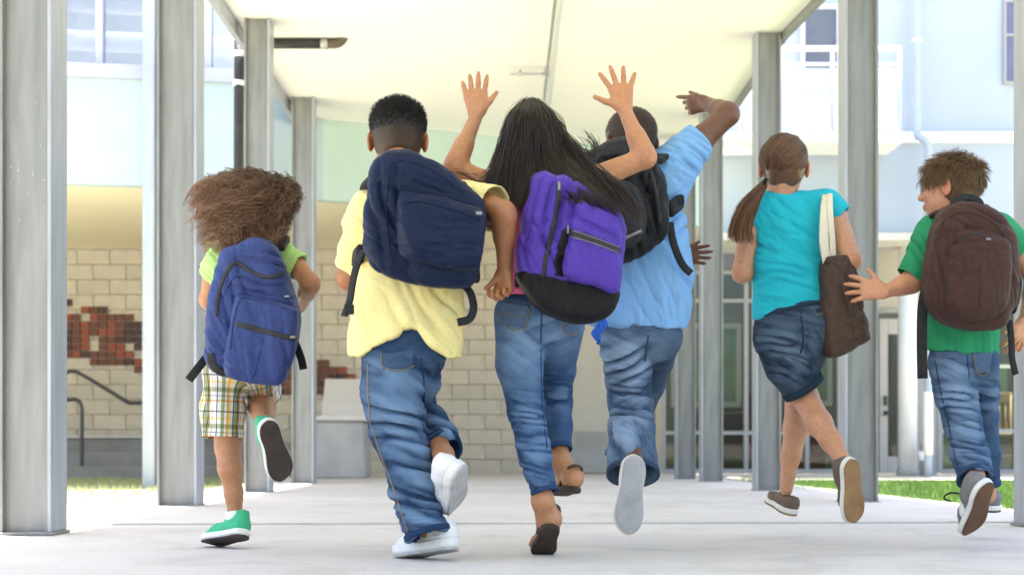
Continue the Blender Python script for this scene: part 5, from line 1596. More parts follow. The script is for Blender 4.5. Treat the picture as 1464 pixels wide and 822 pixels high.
ends = trousers(S, K, [(770, 446, 0, (63, 44, 40))], [[(742, 465, 0, 35), (743, 520, .01, 33), (752, 585, .04, 26), (763, 645, -.02, 23), (779, 704, -.05, 18)],
                                                     [(802, 465, 0, 34), (797, 530, .12, 25), (797, 575, .2, 21), (799, 610, .17, 19), (801, 642, .14, 17)]], .007)
S.clip(K.p(770, 414), (0, 0, 1))
fs = [(K.p(752, 600, -.03), .055, (.15, 0, 1), .016, .0055, 3), (K.p(765, 660, -.05), .05, (.2, 0, 1), .02, .005, 4), (K.p(776, 695, -.08), .03, (.2, 0, 1), .014, .004, 5),
      (K.p(745, 500, -.05), .06, (.6, 0, 1), .03, .004, 6), (K.p(797, 565, .1), .05, (0, 0, 1), .018, .005, 7), (K.p(790, 480, -.05), .06, (-.6, 0, 1), .03, .004, 8)]
jn, js, _, _ = garment(K, 'jeans', S, den3, fs, noise=.0015, seed=7, wear_highlight=denim_wear_highlight([(K.p(735, 500, -.08), .08, .35), (K.p(760, 620, -.06), .06, .15), (K.p(800, 480, -.05), .08, .25)], .05, 50))
for e in ends: cuff_ring(K, e, den3, jn, .012, .002, surf=js)
den3p = denim_panel('faded_denim_panel', (.038, .085, .195), (.25, .38, .57), .3)
patch('back_pocket', js, [(716, 432), (756, 436), (754, 468), (719, 465)], .003, den3p, jn)
ribbon('pocket_stitch', js, [(716, 434), (718, 462), (736, 473), (753, 467), (757, 438)], .004, .0042, STITCH, jn)
ribbon('pocket_stitch', js, [(718, 446), (736, 451), (755, 449)], .003, .0045, STITCH, jn)
patch('back_pocket', js, [(802, 452), (828, 450), (826, 476), (804, 474)], .003, den3p, jn)
ribbon('pocket_stitch', js, [(802, 454), (805, 474), (816, 479), (826, 473)], .004, .0042, STITCH, jn)
ribbon('seat_seam', js, [(774, 440), (774, 465), (773, 490)], .005, .002, den3, jn)
ribbon('waistband', js, [(712, 420), (740, 426), (770, 428), (800, 428), (832, 422)], .022, .002, den3, jn)
ribbon('inner_seam', js, [(773, 500), (774, 545), (776, 590), (782, 640)], .005, .002, den3, jn)
SAND = mat('brown_leather', (.085, .052, .034), .6, .2, 20, .2, 90)
SANDS = mat('dark_sandal_sole', (.050, .034, .025), .85, .25, 20, .3, 80)
def sandal(Q, L, up, side):
    o = outline_foot(side); vs_ = []; n_ = len(o)
    for zz, gr in ((-.02, -.012), (.0, .0), (.045, .0), (.055, -.012)):
        for a in o:
            dirn = a - [np.clip(a[0], .2, .8), 0]; l_ = np.linalg.norm(dirn) + 1e-9
            p2 = a + dirn / l_ * gr; vs_.append(Q(p2[0], p2[1] * 1.05, zz))
    fs_ = [list(range(n_))[::-1], list(range(3 * n_, 4 * n_))]
    for k_ in range(3):
        for i in range(n_):
            j = (i + 1) % n_; fs_.append([k_ * n_ + i, k_ * n_ + j, (k_ + 1) * n_ + j, (k_ + 1) * n_ + i])
    so = mesh_obj('sandal', vs_, fs_, SANDS, K.root)
    hs = [Q(.40, -.13, .05), Q(.22, -.13, .20), Q(.05, -.09, .33), Q(.015, 0, .36), Q(.05, .09, .33), Q(.22, .13, .20), Q(.40, .13, .05)]
    MB().tube(smooth_path(hs, 5), .0045, 8).build('heel_strap', SAND, so, True)
    S = Sdf(.004, .01)
    S.cone(Q(.62, side * .02, .10), Q(.84, side * .03, .07), .105 * L, .085 * L)
    S.clip(Q(.6, 0, .03), Q(0, 0, 0) - Q(0, 0, 1)); v, f = S.mesh(2)
    mesh_obj('toe_cover', v, f, SAND, so, True)
    ff = [Q(.40, -.14, .05), Q(.30, -.10, .24), Q(.28, 0, .31), Q(.30, .10, .24), Q(.40, .14, .05)]
    MB().tube(smooth_path(ff, 5), .004, 8).build('ankle_strap', SAND, so, True)
sandal(Qa, La, None, -1); sandal(Qb, Lb, None, 1)
hm3 = hair_mat('dark_brown_hair', (.020, .012, .009), .40, .45)
def drape(S):
    for a, b, r0, r1 in (((747, 198, -.04), (726, 236, -.06), 24, 13), ((758, 200, -.03), (760, 250, -.08), 34, 24), ((773, 198, -.04), (794, 240, -.07), 24, 14), ((760, 250, -.08), (770, 285, -.13), 28, 14)):
        S.cone(K.p(*a), K.p(*b), r0 * K.s, r1 * K.s, k=.03)
cv, cf = K.hair_cap(1.0, -.6, .005, lambda v: .002 * fbm(v * [60, 60, 6], 5, 2), drape, front=.34)
G = [[(748, 151, .05), (731, 170, .01), (719, 208, -.01), (708, 240, -.04), (695, 262, -.07)],
     [(752, 149, -.01), (732, 172, -.06), (718, 212, -.09), (708, 242, -.11), (699, 266, -.11)],
     [(755, 148, -.03), (738, 176, -.105), (727, 220, -.125), (720, 250, -.135), (715, 277, -.14)],
     [(757, 148, -.04), (747, 180, -.125), (741, 225, -.14), (737, 262, -.155), (737, 298, -.165)],
     [(760, 148, -.04), (760, 180, -.13), (762, 230, -.15), (762, 262, -.18), (752, 292, -.22)],
     [(763, 148, -.04), (776, 180, -.125), (786, 226, -.15), (796, 256, -.25), (814, 288, -.335)],
     [(766, 149, -.03), (789, 176, -.105), (804, 222, -.13), (822, 254, -.25), (850, 290, -.335)],
     [(768, 151, -.01), (792, 176, -.07), (807, 216, -.10), (836, 252, -.22), (892, 306, -.33)],
     [(770, 152, .02), (796, 178, .0), (808, 212, -.02), (826, 238, -.04), (852, 262, -.08)]]
G = [[K.p(*q) for q in g_] for g_ in G]
fly = [[(800, 190, -.05), (822, 215, -.05), (845, 222, -.05), (852, 208, -.04), (838, 192, -.04)], [(802, 195, -.05), (828, 225, -.06), (842, 236, -.06), (832, 216, -.06), (818, 200, -.06)],
       [(815, 225, -.08), (850, 245, -.18), (885, 268, -.28), (908, 296, -.3), (916, 326, -.3)], [(705, 245, -.06), (690, 258, -.08), (672, 256, -.1), (655, 248, -.1), (645, 246, -.1)]]
G += [[K.p(*q) for q in g_] for g_ in fly]
strands('hair', G, 5000, hm3, K.root, .0011, .0004, .0036, 2.1, .005, 1.3, 21, 16, .0003, clump=1100, tight=.9,
        pairs=[(i, i + 1) for i in range(8)] * 40 + [(0, 2), (3, 5), (4, 6), (5, 7), (6, 8)] * 25 + [(9, 9), (10, 10), (9, 10), (11, 11)] * 3 + [(7, 11)] * 14 + [(12, 12), (6, 11), (6, 11)], vary=.35, extra=(cv, cf), tips=1.7, push=K.push(1.06))
purple = mat('purple_nylon', (.070, .035, .30), .48, .08, 60, .2, 300, crease=.5, cscale=14, sheen=.02, spec=.16)
blacknylon = mat('black_nylon', (.008, .008, .009), .55, .15, 80, .3, 300, crease=.3, cscale=15, spec=.16)
bp = empty('backpack', K.p(815, 460, -.2), 'purple and black backpack on the girl with raised hands', 'backpack', 'backpacks worn by the children')
main = [(764, 249), (752, 290), (744, 335), (740, 385), (748, 410), (768, 438), (800, 454), (836, 461), (870, 446), (885, 408), (888, 350), (888, 312), (872, 288), (845, 275), (805, 257)]
ffs = [(K.p(775, 300, -.28), .09, (1, 0, -.3), .04, .009, 3), (K.p(760, 370, -.27), .08, (1, 0, .4), .03, .007, 4), (K.p(850, 300, -.28), .07, (.6, 0, 1), .035, .007, 5)]
mo, ms = bag_part('main_bag', K, main, -.20, .10, purple, bp, .045, .006, ffs, 5, tilt=(-.10, .10))
la, lb = K.p(740, 392, -.2), K.p(884, 420, -.2)
bo, bs = bag_part('base_panel', K, main, -.201, .102, blacknylon, bp, .045, .006, ffs, 5, tilt=(-.10, .10), grow=.003, cuts=[(la, (-(lb - la)[2], 0, (lb - la)[0]))])
po, ps = bag_part('front_pocket', K, [(824, 288), (855, 300), (886, 314), (888, 345), (883, 416), (850, 408), (806, 392), (814, 335)], -.30, .040, purple, bp, .03, .004,
                  [(K.p(850, 370, -.34), .09, (1, 0, .3), .05, .006, 6), (K.p(850, 320, -.34), .06, (.5, 0, 1), .03, .005, 9)], 6, tilt=(-.10, .10))
wo_, ws = bag_part('side_pocket', K, [(742, 335), (765, 330), (780, 338), (770, 360), (765, 395), (742, 392), (738, 365)], -.25, .045, purple, bp, .03, .004, [(K.p(755, 360, -.29), .05, (1, 0, .4), .025, .006, 3)], 8)
ribbon('pocket_zip', ps, [(814, 332), (850, 343), (886, 358)], .018, .002, ZIP, bp)
ribbon('zip_piping', ps, [(814, 329), (850, 340), (886, 354)], .003, .004, METAL, bp)
ribbon('zip_piping', ps, [(814, 337), (850, 348), (886, 363)], .003, .004, METAL, bp)
ribbon('side_zip', ms, [(799, 262), (798, 285), (792, 320), (782, 360), (777, 396)], .014, .002, ZIP, bp, curved=True)
ribbon('trim_panel', ms, [(812, 330), (806, 350), (800, 372), (799, 395)], .030, .004, blacknylon, bp)
ribbon('pocket_trim', ps, [(815, 300), (819, 289), (832, 290)], .010, .003, ZIP, bp, curved=True)
ribbon('pocket_flap_seam', ws, [(740, 350), (758, 354), (774, 344)], .006, .003, purple, bp, curved=True)
for a in ((812, 328), (799, 266)):
    h = ms.hit(*a)
    if h: MB().box(h[0] + [-.004, -.012, -.014], h[0] + [.004, -.004, .010], .002).build('zip_pull', METAL, bp)
strap('shoulder_strap', K, [(775, 262, -.13), (735, 262, -.05), (728, 262, .02), (730, 290, .10), (735, 350, .10), (742, 400, -.08)], .05, .010, WEB, bp, [(0, -.3, 1), (0, 0, 1), (0, .5, 1), (0, 1, 0), (-.3, 1, 0), (-1, -.3, 0)])
strap('shoulder_strap', K, [(800, 262, -.13), (806, 262, -.05), (808, 262, .02), (806, 290, .10), (815, 350, .10), (840, 400, -.08)], .05, .010, WEB, bp, [(0, -.3, 1), (0, 0, 1), (0, .5, 1), (0, 1, 0), (.3, 1, 0), (1, -.3, 0)])

# ---------------------------------------------------------------- 4: boy in the sky-blue shirt
K = Kid(5.05, 910, 'boy with a shaved head in a sky blue T-shirt and loose jeans, right arm raised', skin_mat('skin_dark', (.130, .056, .032), .42))
K.head((901, 205, 0), (-.30, .95, .0), (-.05, .02, 1), .218, (912, 252, .0), neck_r=.28)
K.body_core([[(918, 256, 0, 40), (924, 300, 0, 52), (922, 380, 0, 52), (915, 450, 0, 52)]], [])
K.arm([(962, 226, 0, 21), (1002, 200, -.01, 18.5), (1041, 164, -.02, 15.5), (1012, 149, .09, 10)],
      lambda S, w: hand(S, w, (-1, .55, .05), (0, -.3, 1), (0, 1, -.5), .125, .3, .06, .5, curls=[.12, .75, .95, 1.05], thumb_pn=.3))
K.arm([(868, 262, .02, 21), (905, 335, .22, 16), (972, 364, .26, 10)],
      lambda S, w: hand(S, w, (1, .4, .02), (.1, 0, 1), (0, -1, 0), .12, .3, .12, .55))
heel_b = K.p(907, 650, -.19); toe_b = toe_at(heel_b, (905, 767), .25)
heel_a = K.p(903, 676, .36); toe_a = toe_at(heel_a, (896, 668), .24)
K.bare_leg([(892, 485, 0, 24), (900, 565, .08, 20), (903, 620, .0, 17), (907, 660, -.13, 13)], cell=.007)
K.bare_leg([(944, 482, 0, 22), (928, 545, .32, 17), (900, 635, .40, 15), (899, 660, .41, 12)], cell=.007)
K.finish_body()
skyb = cloth_mat('sky_blue_cotton', (.20, .40, .70))
S = Sdf(.005, .03)
shoulders(S, K, (876, 264, .01), (910, 250, 0), (955, 244, 0), 22, 16)
K.chainpx(S, [(922, 320, 0, 57), (926, 390, 0, 62), (917, 440, 0, 68), (910, 480, 0, 72)], (V3([0, 1, 0]), .62))
for a, b, r0, r1, cl in (((945, 250, 0), (1003, 196, -.01), 33, 25, 1), ((885, 262, .02), (872, 300, .10), 30, 27, 1), ((955, 278, 0), (996, 222, -.01), 26, 14, 0)):
    A, B = K.p(*a), K.p(*b); n_ = unit(B - A)
    E = K.p(1006, 193, -.01); ne = unit(E - K.p(945, 250, 0))
    S.cone(A, B, r0 * K.s, r1 * K.s, k=.03, clips=[(B, n_)] if cl else [(E, ne)])
    if cl: S.cone(B - n_ * .03, B + n_ * .06, (r1 - 4) * K.s, (r1 - 3) * K.s, op='s', k=.003)
S.cone(K.p(903, 225), K.p(913, 252), 30 * K.s, 31 * K.s, op='s', k=.01)
S.clip(K.p(910, 467), (.02, 0, -1), .016, 9)
sh4, s4, _, _ = garment(K, 't_shirt', S, skyb, [(K.p(965, 300, -.06), .09, (.8, 0, -.6), .045, .008, 3), (K.p(940, 400, -.09), .10, (.9, 0, .5), .06, .008, 4), (K.p(985, 230, -.04), .06, (.5, 0, .9), .022, .006, 5), (K.p(960, 440, -.07), .07, (1, 0, .2), .03, .008, 6), (K.p(880, 460, -.07), .07, (1, 0, 0), .035, .008, 7)], noise=.0015, seed=8)
S = Sdf(.0045, .01)       # shirt tail of a darker undershirt on the left
S.chain([K.p(862, 462, -.10), K.p(852, 476, -.11), K.p(856, 490, -.10)], [.017, .014, .009], (V3([0, 1, 0]), .25))
garment(K, 'undershirt_tail', S, cloth_mat('royal_blue_cotton', (.04, .13, .55)), [(K.p(855, 475, -.1), .04, (1, 0, .3), .014, .004, 3)], noise=.001, seed=3)
den4 = denim_mat('grey_blue_denim', (.055, .098, .18), (.28, .38, .52))
S = Sdf(.005, .02)
ends = trousers(S, K, [(915, 474, 0, (56, 40, 40))], [[(893, 488, 0, 37), (899, 535, .05, 33), (901, 570, .08, 31.5), (903, 612, .02, 32), (905, 678, -.07, 37)],
                                                     [(944, 482, 0, 32), (936, 515, .18, 27), (926, 548, .34, 26), (905, 600, .38, 25), (890, 655, .40, 27)]], .010)
fs = [(K.p(895, 530, -.05), .08, (-.35, 0, 1), .034, .011, 3), (K.p(900, 580, -.02), .06, (.1, 0, 1), .026, .010, 4), (K.p(905, 640, -.18), .07, (.8, 0, .5), .035, .009, 5), (K.p(880, 500, -.05), .06, (.5, 0, 1), .03, .007, 6),
      (K.p(890, 620, -.1), .06, (1, 0, .4), .03, .008, 7), (K.p(915, 600, -.08), .05, (.6, 0, 1), .02, .006, 8)]
jn, js, _, _ = garment(K, 'jeans', S, den4, fs, noise=.003, seed=9, wear_highlight=denim_wear_highlight([(K.p(895, 500, -.1), .07, .22), (K.p(900, 600, -.1), .09, .18)], .10, 40))
for e in ends: cuff_ring(K, e, den4, jn, .014, .003, surf=js)
ribbon('seat_seam', js, [(927, 478), (924, 500), (922, 516)], .006, .002, den4, jn)
ribbon('knee_seam', js, [(872, 560), (890, 566), (912, 562), (930, 553)], .006, .003, den4, jn)
wsole = mat('scuffed_white_sole', (.38, .38, .39), .8, .20, 14, .3, 90)
u1, Q1, s1, L1 = shoe(K, heel_b, toe_b, (-.10, 1, .1), (WHITE_LEATHER, WHITE_SOLE, wsole), 1, .37, 'low', .12, roll=.02)
u2, Q2, s2, L2 = shoe(K, heel_a, toe_a, (0, -.1, 1), (WHITE_LEATHER, WHITE_SOLE, wsole), -1, .37, 'low', .12)
laces(u1, Q1, L1, WHITE_SOLE, .12); laces(u2, Q2, L2, WHITE_SOLE, .12)
hm4 = hair_mat('stubble_hair', (.058, .032, .021), .6, .3)
cv, cf = K.hair_cap(1.012, -.24, .004, lambda v: .0006 * fbm(v * 300, 3, 2))
scalp_strands(K, 'hair', 2500, .008, hm4, lambda q: (q[:, 2] > -.2) & (q[:, 1] < .3) & ((q[:, 2] > .1) | (q[:, 1] < 0)), lambda q: np.c_[0 * q[:, 0], 0 * q[:, 0], -1 + 0 * q[:, 0]], .8, 4, 4, .0010, extra=(cv, cf))
grblk = mat('charcoal_nylon', (.012, .012, .013), .55, .15, 70, .25, 300, crease=.45, cscale=14, sheen=.02, spec=.16)
gry = mat('grey_nylon', (.028, .028, .031), .55, .15, 70, .25, 300, crease=.45, cscale=14, spec=.16)
bp = empty('backpack', K.p(895, 380, -.2), 'black backpack on the boy in the sky blue shirt', 'backpack', 'backpacks worn by the children')
main = [(845, 218), (870, 203), (900, 197), (930, 212), (948, 262), (956, 318), (944, 346), (915, 366), (880, 379), (846, 372), (830, 340), (826, 290), (832, 245)]
mo, ms = bag_part('main_bag', K, main, -.19, .09, grblk, bp, .075, .004, [(K.p(900, 300, -.28), .12, (1, 0, .4), .045, .008, 3), (K.p(930, 260, -.25), .07, (1, 0, -.2), .03, .006, 4)], 7, tilt=(-.12, 0))
po, ps = bag_part('front_pocket', K, [(848, 262), (880, 255), (912, 268), (926, 310), (915, 345), (884, 358), (850, 352), (840, 310)], -.275, .04, gry, bp, .04, .004, [(K.p(880, 300, -.31), .08, (1, 0, .5), .04, .006, 6)], 8, tilt=(-.12, 0))
ribbon('top_panel', ms, [(862, 216), (885, 210), (905, 214)], .05, .003, gry, bp)
ribbon('pocket_zip', ps, [(880, 345), (900, 338), (917, 330)], .010, .002, METAL, bp)
ribbon('main_zip', ms, [(838, 250), (858, 222), (895, 210), (922, 226), (937, 270), (943, 320)], .012, .003, ZIP, bp, curved=True)
strap('shoulder_strap', K, [(935, 232, -.12), (952, 222, -.02), (958, 232, .07), (972, 262, .08), (978, 282, .0), (958, 300, -.12)], .05, .010, WEB, bp, [(0, -.3, 1), (0, 0, 1), (0, 1, .3), (.8, .6, 0), (1, 0, 0), (.8, -.5, 0)])
strap('shoulder_strap', K, [(872, 215, -.12), (872, 222, -.02), (870, 240, .08), (862, 290, .10), (850, 340, .0), (846, 362, -.12)], .05, .010, WEB, bp, [(0, -.3, 1), (0, 0, 1), (0, 1, .3), (-.3, 1, 0), (-1, 0, 0), (-.8, -.5, 0)])
MB().box(K.p(967, 293, -.08) - [.006, .004, 0], K.p(978, 281, -.08) + [.0, .008, 0], .003).build('strap_buckle', WEB, bp)
strap('loose_strap', K, [(958, 318, -.13), (961, 340, -.135), (968, 362, -.13), (977, 380, -.125), (988, 391, -.12)], .024, .004, WEB, bp, (.2, -1, .1))

# ---------------------------------------------------------------- 5: girl in the turquoise shirt
K = Kid(5.2, 1140, 'girl with a brown ponytail in a turquoise T-shirt and denim shorts', skin_mat('skin_fair', (.50, .245, .140)))
K.head((1121, 241, 0), (.16, .98, -.02), (0.03, .05, 1), .205, (1117, 283, .0), neck_r=.22)
K.body_core([[(1126, 288, 0, 36), (1128, 330, 0, 46), (1128, 390, 0, 44), (1136, 450, 0, 48)]], [])
K.arm([(1078, 300, 0, 17), (1061, 390, -.01, 14), (1088, 372, .20, 9)],
      lambda S, w: hand(S, w, (.4, .8, .3), (0, -.3, 1), (1, -.4, 0), .13, .9, .04, .4))
K.arm([(1190, 302, 0, 18), (1216, 372, -.09, 15), (1196, 396, .14, 9.5)],
      lambda S, w: hand(S, w, (-.4, .8, .2), (0, -.2, 1), (-1, -.3, 0), .13, .9, .04, .4))
heel_b = K.p(1216, 656, -.20); toe_b = toe_at(heel_b, (1229, 747), .232)
heel_a = K.p(1133, 737, .17); toe_a = toe_at(heel_a, (1096, 715), .225)
K.bare_leg([(1118, 490, 0, 26), (1138, 540, .045, 19), (1150, 566, .05, 18.5), (1171, 605, -.03, 18), (1188, 630, -.09, 14.5), (1209, 664, -.16, 10)])
K.bare_leg([(1158, 480, 0, 24), (1146, 520, .17, 20), (1140, 560, .27, 18), (1138, 612, .22, 18), (1131, 650, .20, 14), (1124, 700, .20, 9.5)])
K.finish_body()
teal = cloth_mat('turquoise_jersey', (.020, .42, .52))
S = Sdf(.0048, .03)
shoulders(S, K, (1084, 298, 0), (1120, 279, 0), (1184, 295, 0), 17, 13)
K.chainpx(S, [(1130, 342, 0, 53), (1128, 390, 0, 49), (1134, 440, 0, 55), (1135, 470, 0, 57)], (V3([0, 1, 0]), .60))
for a, b, r0, r1 in (((1088, 297, 0), (1073, 318, 0), 21, 18), ((1180, 294, 0), (1201, 312, -.01), 24, 21)):
    A, B = K.p(*a), K.p(*b); n_ = unit(B - A)
    S.cone(A, B, r0 * K.s, r1 * K.s, k=.03, clips=[(B, n_)])
    S.cone(B - n_ * .01, B + n_ * .05, (r1 - 2.5) * K.s, (r1 - 2) * K.s, op='s', k=.003)
S.cone(K.p(1119, 250), K.p(1120, 272), 21 * K.s, 21 * K.s, op='s', k=.008)
S.clip(K.p(1078, 457), (-.22, 0, -1), .003, 9)
sh5, s5, _, _ = garment(K, 't_shirt', S, teal, [(K.p(1125, 400, -.07), .10, (.25, 0, 1), .028, .006, 3), (K.p(1120, 340, -.08), .09, (.7, 0, 1), .04, .006, 4), (K.p(1150, 310, -.08), .07, (.8, 0, .8), .03, .005, 5), (K.p(1110, 430, -.07), .06, (.1, 0, 1), .02, .004, 6), (K.p(1085, 330, -.05), .06, (1, 0, .5), .02, .004, 7)], noise=.002, seed=11)
ribbon('hem', s5, [(1082, 449), (1110, 442), (1140, 436), (1168, 430), (1186, 425)], .014, .0015, teal, sh5)
ribbon('neck_band', s5, [(1097, 281), (1108, 275), (1122, 273), (1138, 274), (1147, 277)], .010, .0015, teal, sh5)
den5 = denim_mat('dark_denim', (.026, .046, .080), (.15, .22, .31))
S = Sdf(.0045, .02)
ends = trousers(S, K, [(1138, 462, 0, (58, 43, 42)), (1160, 470, -.01, (40, 42, 40))], [[(1117, 480, 0, 41), (1130, 520, .035, 36), (1143, 545, .045, 29), (1150, 556, .05, 26.5)], [(1160, 475, 0, 38), (1146, 515, .17, 30), (1139, 545, .24, 24)]], .007)
S.clip(K.p(1135, 426), (-.05, 0, 1))
fs = [(K.p(1110, 500, -.07), .07, (.2, 0, 1), .022, .006, 3), (K.p(1135, 530, -.05), .05, (.5, 0, 1), .02, .005, 4), (K.p(1165, 500, -.08), .05, (.9, 0, .6), .022, .004, 5), (K.p(1160, 450, -.08), .05, (.3, 0, 1), .02, .003, 6)]
jn, js, _, _ = garment(K, 'shorts', S, den5, fs, noise=.0015, seed=12, wear_highlight=denim_wear_highlight([(K.p(1110, 500, -.1), .07, .25), (K.p(1175, 480, -.1), .06, .15)], .06, 50))
for e in ends: cuff_ring(K, e, den5, jn, .022, .0025, surf=js)
ribbon('seat_seam', js, [(1144, 440), (1147, 465), (1148, 490), (1143, 508)], .006, .002, den5, jn, curved=True)
ribbon('pocket_welt', js, [(1167, 444), (1182, 441), (1194, 441)], .012, .003, den5, jn)
ribbon('pocket_stitch', js, [(1166, 450), (1182, 448), (1195, 447)], .003, .003, STITCH, jn)
ribbon('waistband', js, [(1084, 452), (1110, 446), (1150, 436), (1188, 433)], .016, .002, den5, jn)
BR = mat('brown_canvas', (.135, .095, .075), .8, .12, 50, .2, 200)
TAN = mat('tan_gum_sole', (.30, .17, .075), .75, .18, 20, .3, 90)
u1, Q1, s1, L1 = shoe(K, heel_b, toe_b, (-.42, .9, .1), (BR, WHITE_SOLE, TAN), 1, .36, 'low', .10)
u2, Q2, s2, L2 = shoe(K, heel_a, toe_a, (.15, -.1, 1), (BR, WHITE_SOLE, TAN), -1, .36, 'slip', .10)
laces(u1, Q1, L1, WHITE_SOLE, .10); laces(u2, Q2, L2, WHITE_SOLE, .10, 3)
hm5 = hair_mat('chestnut_hair', (.125, .060, .027), .36, .5)
TIE = V3(K.p(1093, 259, -.062))
lt = (TIE - K.C) @ K.R.T / K.H
cv, cf = K.hair_cap(1.06, -.26, .004, lambda v: .0012 * fbm((v - TIE) / (np.linalg.norm(v - TIE, axis=1)[:, None] + .02) * 30, 3, 2), front=.34)
rad = np.array([.365, .45, .365]) * 1.105; cen = np.array([0, -.07, .15])
def slerp_guide(dirv):
    a = unit(dirv); b = unit((lt - cen) / rad); out = []
    for t in np.linspace(0, 1, 6):
        d = unit(a * (1 - t) + b * t + 1e-6); out.append(K.C + K.H * ((cen + d * rad * (1 if t < .95 else 1.0)) @ K.R))
    return out
dirs = [(math.sin(a) * .9, .55, math.cos(a)) for a in np.linspace(-1.5, 1.5, 13)] + [(-.5, -.2, 1), (.0, -.4, 1), (.5, -.4, .8), (.8, -.4, .3), (.8, -.3, -.3), (.5, -.8, -.2), (-.6, .2, .9), (-.95, .1, .3), (-.9, .1, -.2), (-.4, -.6, -.9), (.0, -.6, -1.0), (.35, -.5, -1.0), (.6, -.3, -.9)]
gd = [slerp_guide(d) for d in dirs]
strands('hair', gd, 3400, hm5, K.root, .0012, .0009, .0018, .7, 0, 1, 31, 12, .0, pairs=[(i, i + 1) for i in range(len(gd) - 1)], vary=.05, extra=(cv, cf), push=K.push(1.085), capfn=lambda v: np.full((len(v), 3), .9))
pt = [[(1093, 260, -.07), (1076, 276, -.13), (1058, 296, -.135), (1046, 322, -.13), (1043, 342, -.125)], [(1092, 263, -.08), (1079, 285, -.145), (1066, 306, -.145), (1060, 330, -.14), (1062, 348, -.14)],
      [(1094, 265, -.08), (1084, 286, -.125), (1078, 305, -.125), (1074, 328, -.125), (1078, 345, -.125)], [(1093, 261, -.06), (1075, 280, -.105), (1060, 300, -.10), (1052, 325, -.10), (1054, 345, -.10)]]
po_ = strands('ponytail', [[K.p(*q) for q in g_] for g_ in pt], 1300, hm5, K.root, .0010, .0004, .0026, 2.2, .005, 1.2, 32, 14, .0004, clump=110, tight=.6, pairs=[(0, 1), (1, 2), (2, 3), (3, 0), (0, 2), (1, 3)], vary=.4, tips=1.9)
A = K.p(1091, 263, -.075)
S = Sdf(.003, .004)
for t in np.linspace(0, 2 * math.pi, 13)[:-1]:
    f_ = lambda q: A + .016 * (math.cos(q) * unit([.5, .3, .8]) + math.sin(q) * unit([.2, -.95, .2]))
    S.cone(f_(t), f_(t + .524), .006)
v, f = S.mesh(1); mesh_obj('hair_tie', v, f, blacknylon, K.root, True)
# shoulder bag
tote = mat('brown_canvas_bag', (.070, .045, .034), .6, .15, 50, .2, 250, crease=.4, cscale=14, spec=.16)
bg = empty('tote_bag', K.p(1210, 505, -.04), 'brown tote bag with a cream strap on the shoulder of the girl in turquoise', 'bag')
mo, ms = bag_part('bag_body', K, [(1176, 366), (1195, 364), (1213, 367), (1228, 420), (1242, 474), (1240, 488), (1216, 502), (1192, 511), (1182, 508), (1174, 470), (1172, 410)], -.075, .055, tote, bg, .05, .003,
                  [(K.p(1210, 420, -.1), .08, (1, 0, .3), .03, .006, 3), (K.p(1210, 480, -.1), .06, (.5, 0, 1), .025, .004, 4)], 9, tilt=(-.05, .15), cuts=[(K.p(1195, 368, -.07), (-.1, 0, 1))])
ribbon('top_binding', ms, [(1180, 374), (1195, 374), (1212, 378)], .018, .002, tote, bg)
ribbon('side_seam', ms, [(1204, 385), (1218, 440), (1230, 488)], .005, .002, tote, bg)
CREAM = cloth_mat('cream_webbing', (.70, .64, .50))
strap('shoulder_strap', K, [(1184, 384, -.10), (1178, 345, -.122), (1179, 305, -.115), (1181, 287, -.085), (1181, 277, -.02), (1180, 280, .05), (1182, 320, .09), (1190, 366, .02)], .030, .004, CREAM, bg, [(0, -1, 0), (0, -1, 0), (0, -1, .2), (0, -.6, .8), (0, 0, 1), (0, .7, .7), (0, 1, 0), (.5, 1, 0)])
strap('shoulder_strap', K, [(1192, 384, -.095), (1190, 345, -.118), (1187, 308, -.122), (1186, 287, -.092), (1186, 276, -.02), (1186, 280, .05), (1190, 320, .09), (1196, 366, .02)], .020, .004, CREAM, bg, [(0, -1, 0), (.2, -1, 0), (.2, -1, .2), (0, -.6, .8), (0, 0, 1), (0, .7, .7), (0, 1, 0), (.5, 1, 0)])

# ---------------------------------------------------------------- 6: boy in the green shirt
K = Kid(5.0, 1385, 'boy with tousled brown hair in a green T-shirt and slim jeans, face turned left', skin_mat('skin_pink', (.53, .255, .150)))
K.head((1357, 272, 0), (-.86, .50, -.02), (0.02, .05, 1), .198, (1374, 312, .0), neck_r=.23)
K.body_core([[(1378, 315, 0, 36), (1380, 350, 0, 48), (1378, 420, 0, 46), (1377, 490, 0, 44)]], [])
K.arm([(1332, 335, 0, 18), (1304, 403, .0, 14.5), (1266, 417, -.03, 9.5)],
      lambda S, w: hand(S, w, (-1, .1, .12), (.25, .1, 1), (0, 1, 0), .135, .25, .22, .95))
K.arm([(1430, 335, 0, 19), (1486, 396, -.04, 17), (1468, 455, .02, 11)],
      lambda S, w: hand(S, w, (-.40, .0, -1), (-.6, -.4, .4), (0, 1, 0), .135, .25, .16, .7))
heel_b = K.p(1414, 690, -.22); toe_b = toe_at(heel_b, (1382, 769), .235)
heel_a = K.p(1418, 732, .28); toe_a = toe_at(heel_a, (1411, 720), .22)
K.bare_leg([(1357, 525, 0, 20), (1375, 600, .04, 17), (1388, 650, -.05, 14), (1400, 692, -.14, 11)], cell=.007)
K.bare_leg([(1402, 520, 0, 18), (1405, 590, .2, 15), (1412, 680, .27, 13), (1414, 710, .29, 11)], cell=.007)
K.finish_body()
grn = cloth_mat('green_cotton', (.028, .26, .115))
S = Sdf(.0048, .03)
shoulders(S, K, (1334, 332, 0), (1374, 308, 0), (1424, 330, 0), 21, 15)
K.chainpx(S, [(1379, 378, 0, 57), (1377, 430, 0, 53), (1376, 520, 0, 52)], (V3([0, 1, 0]), .62))
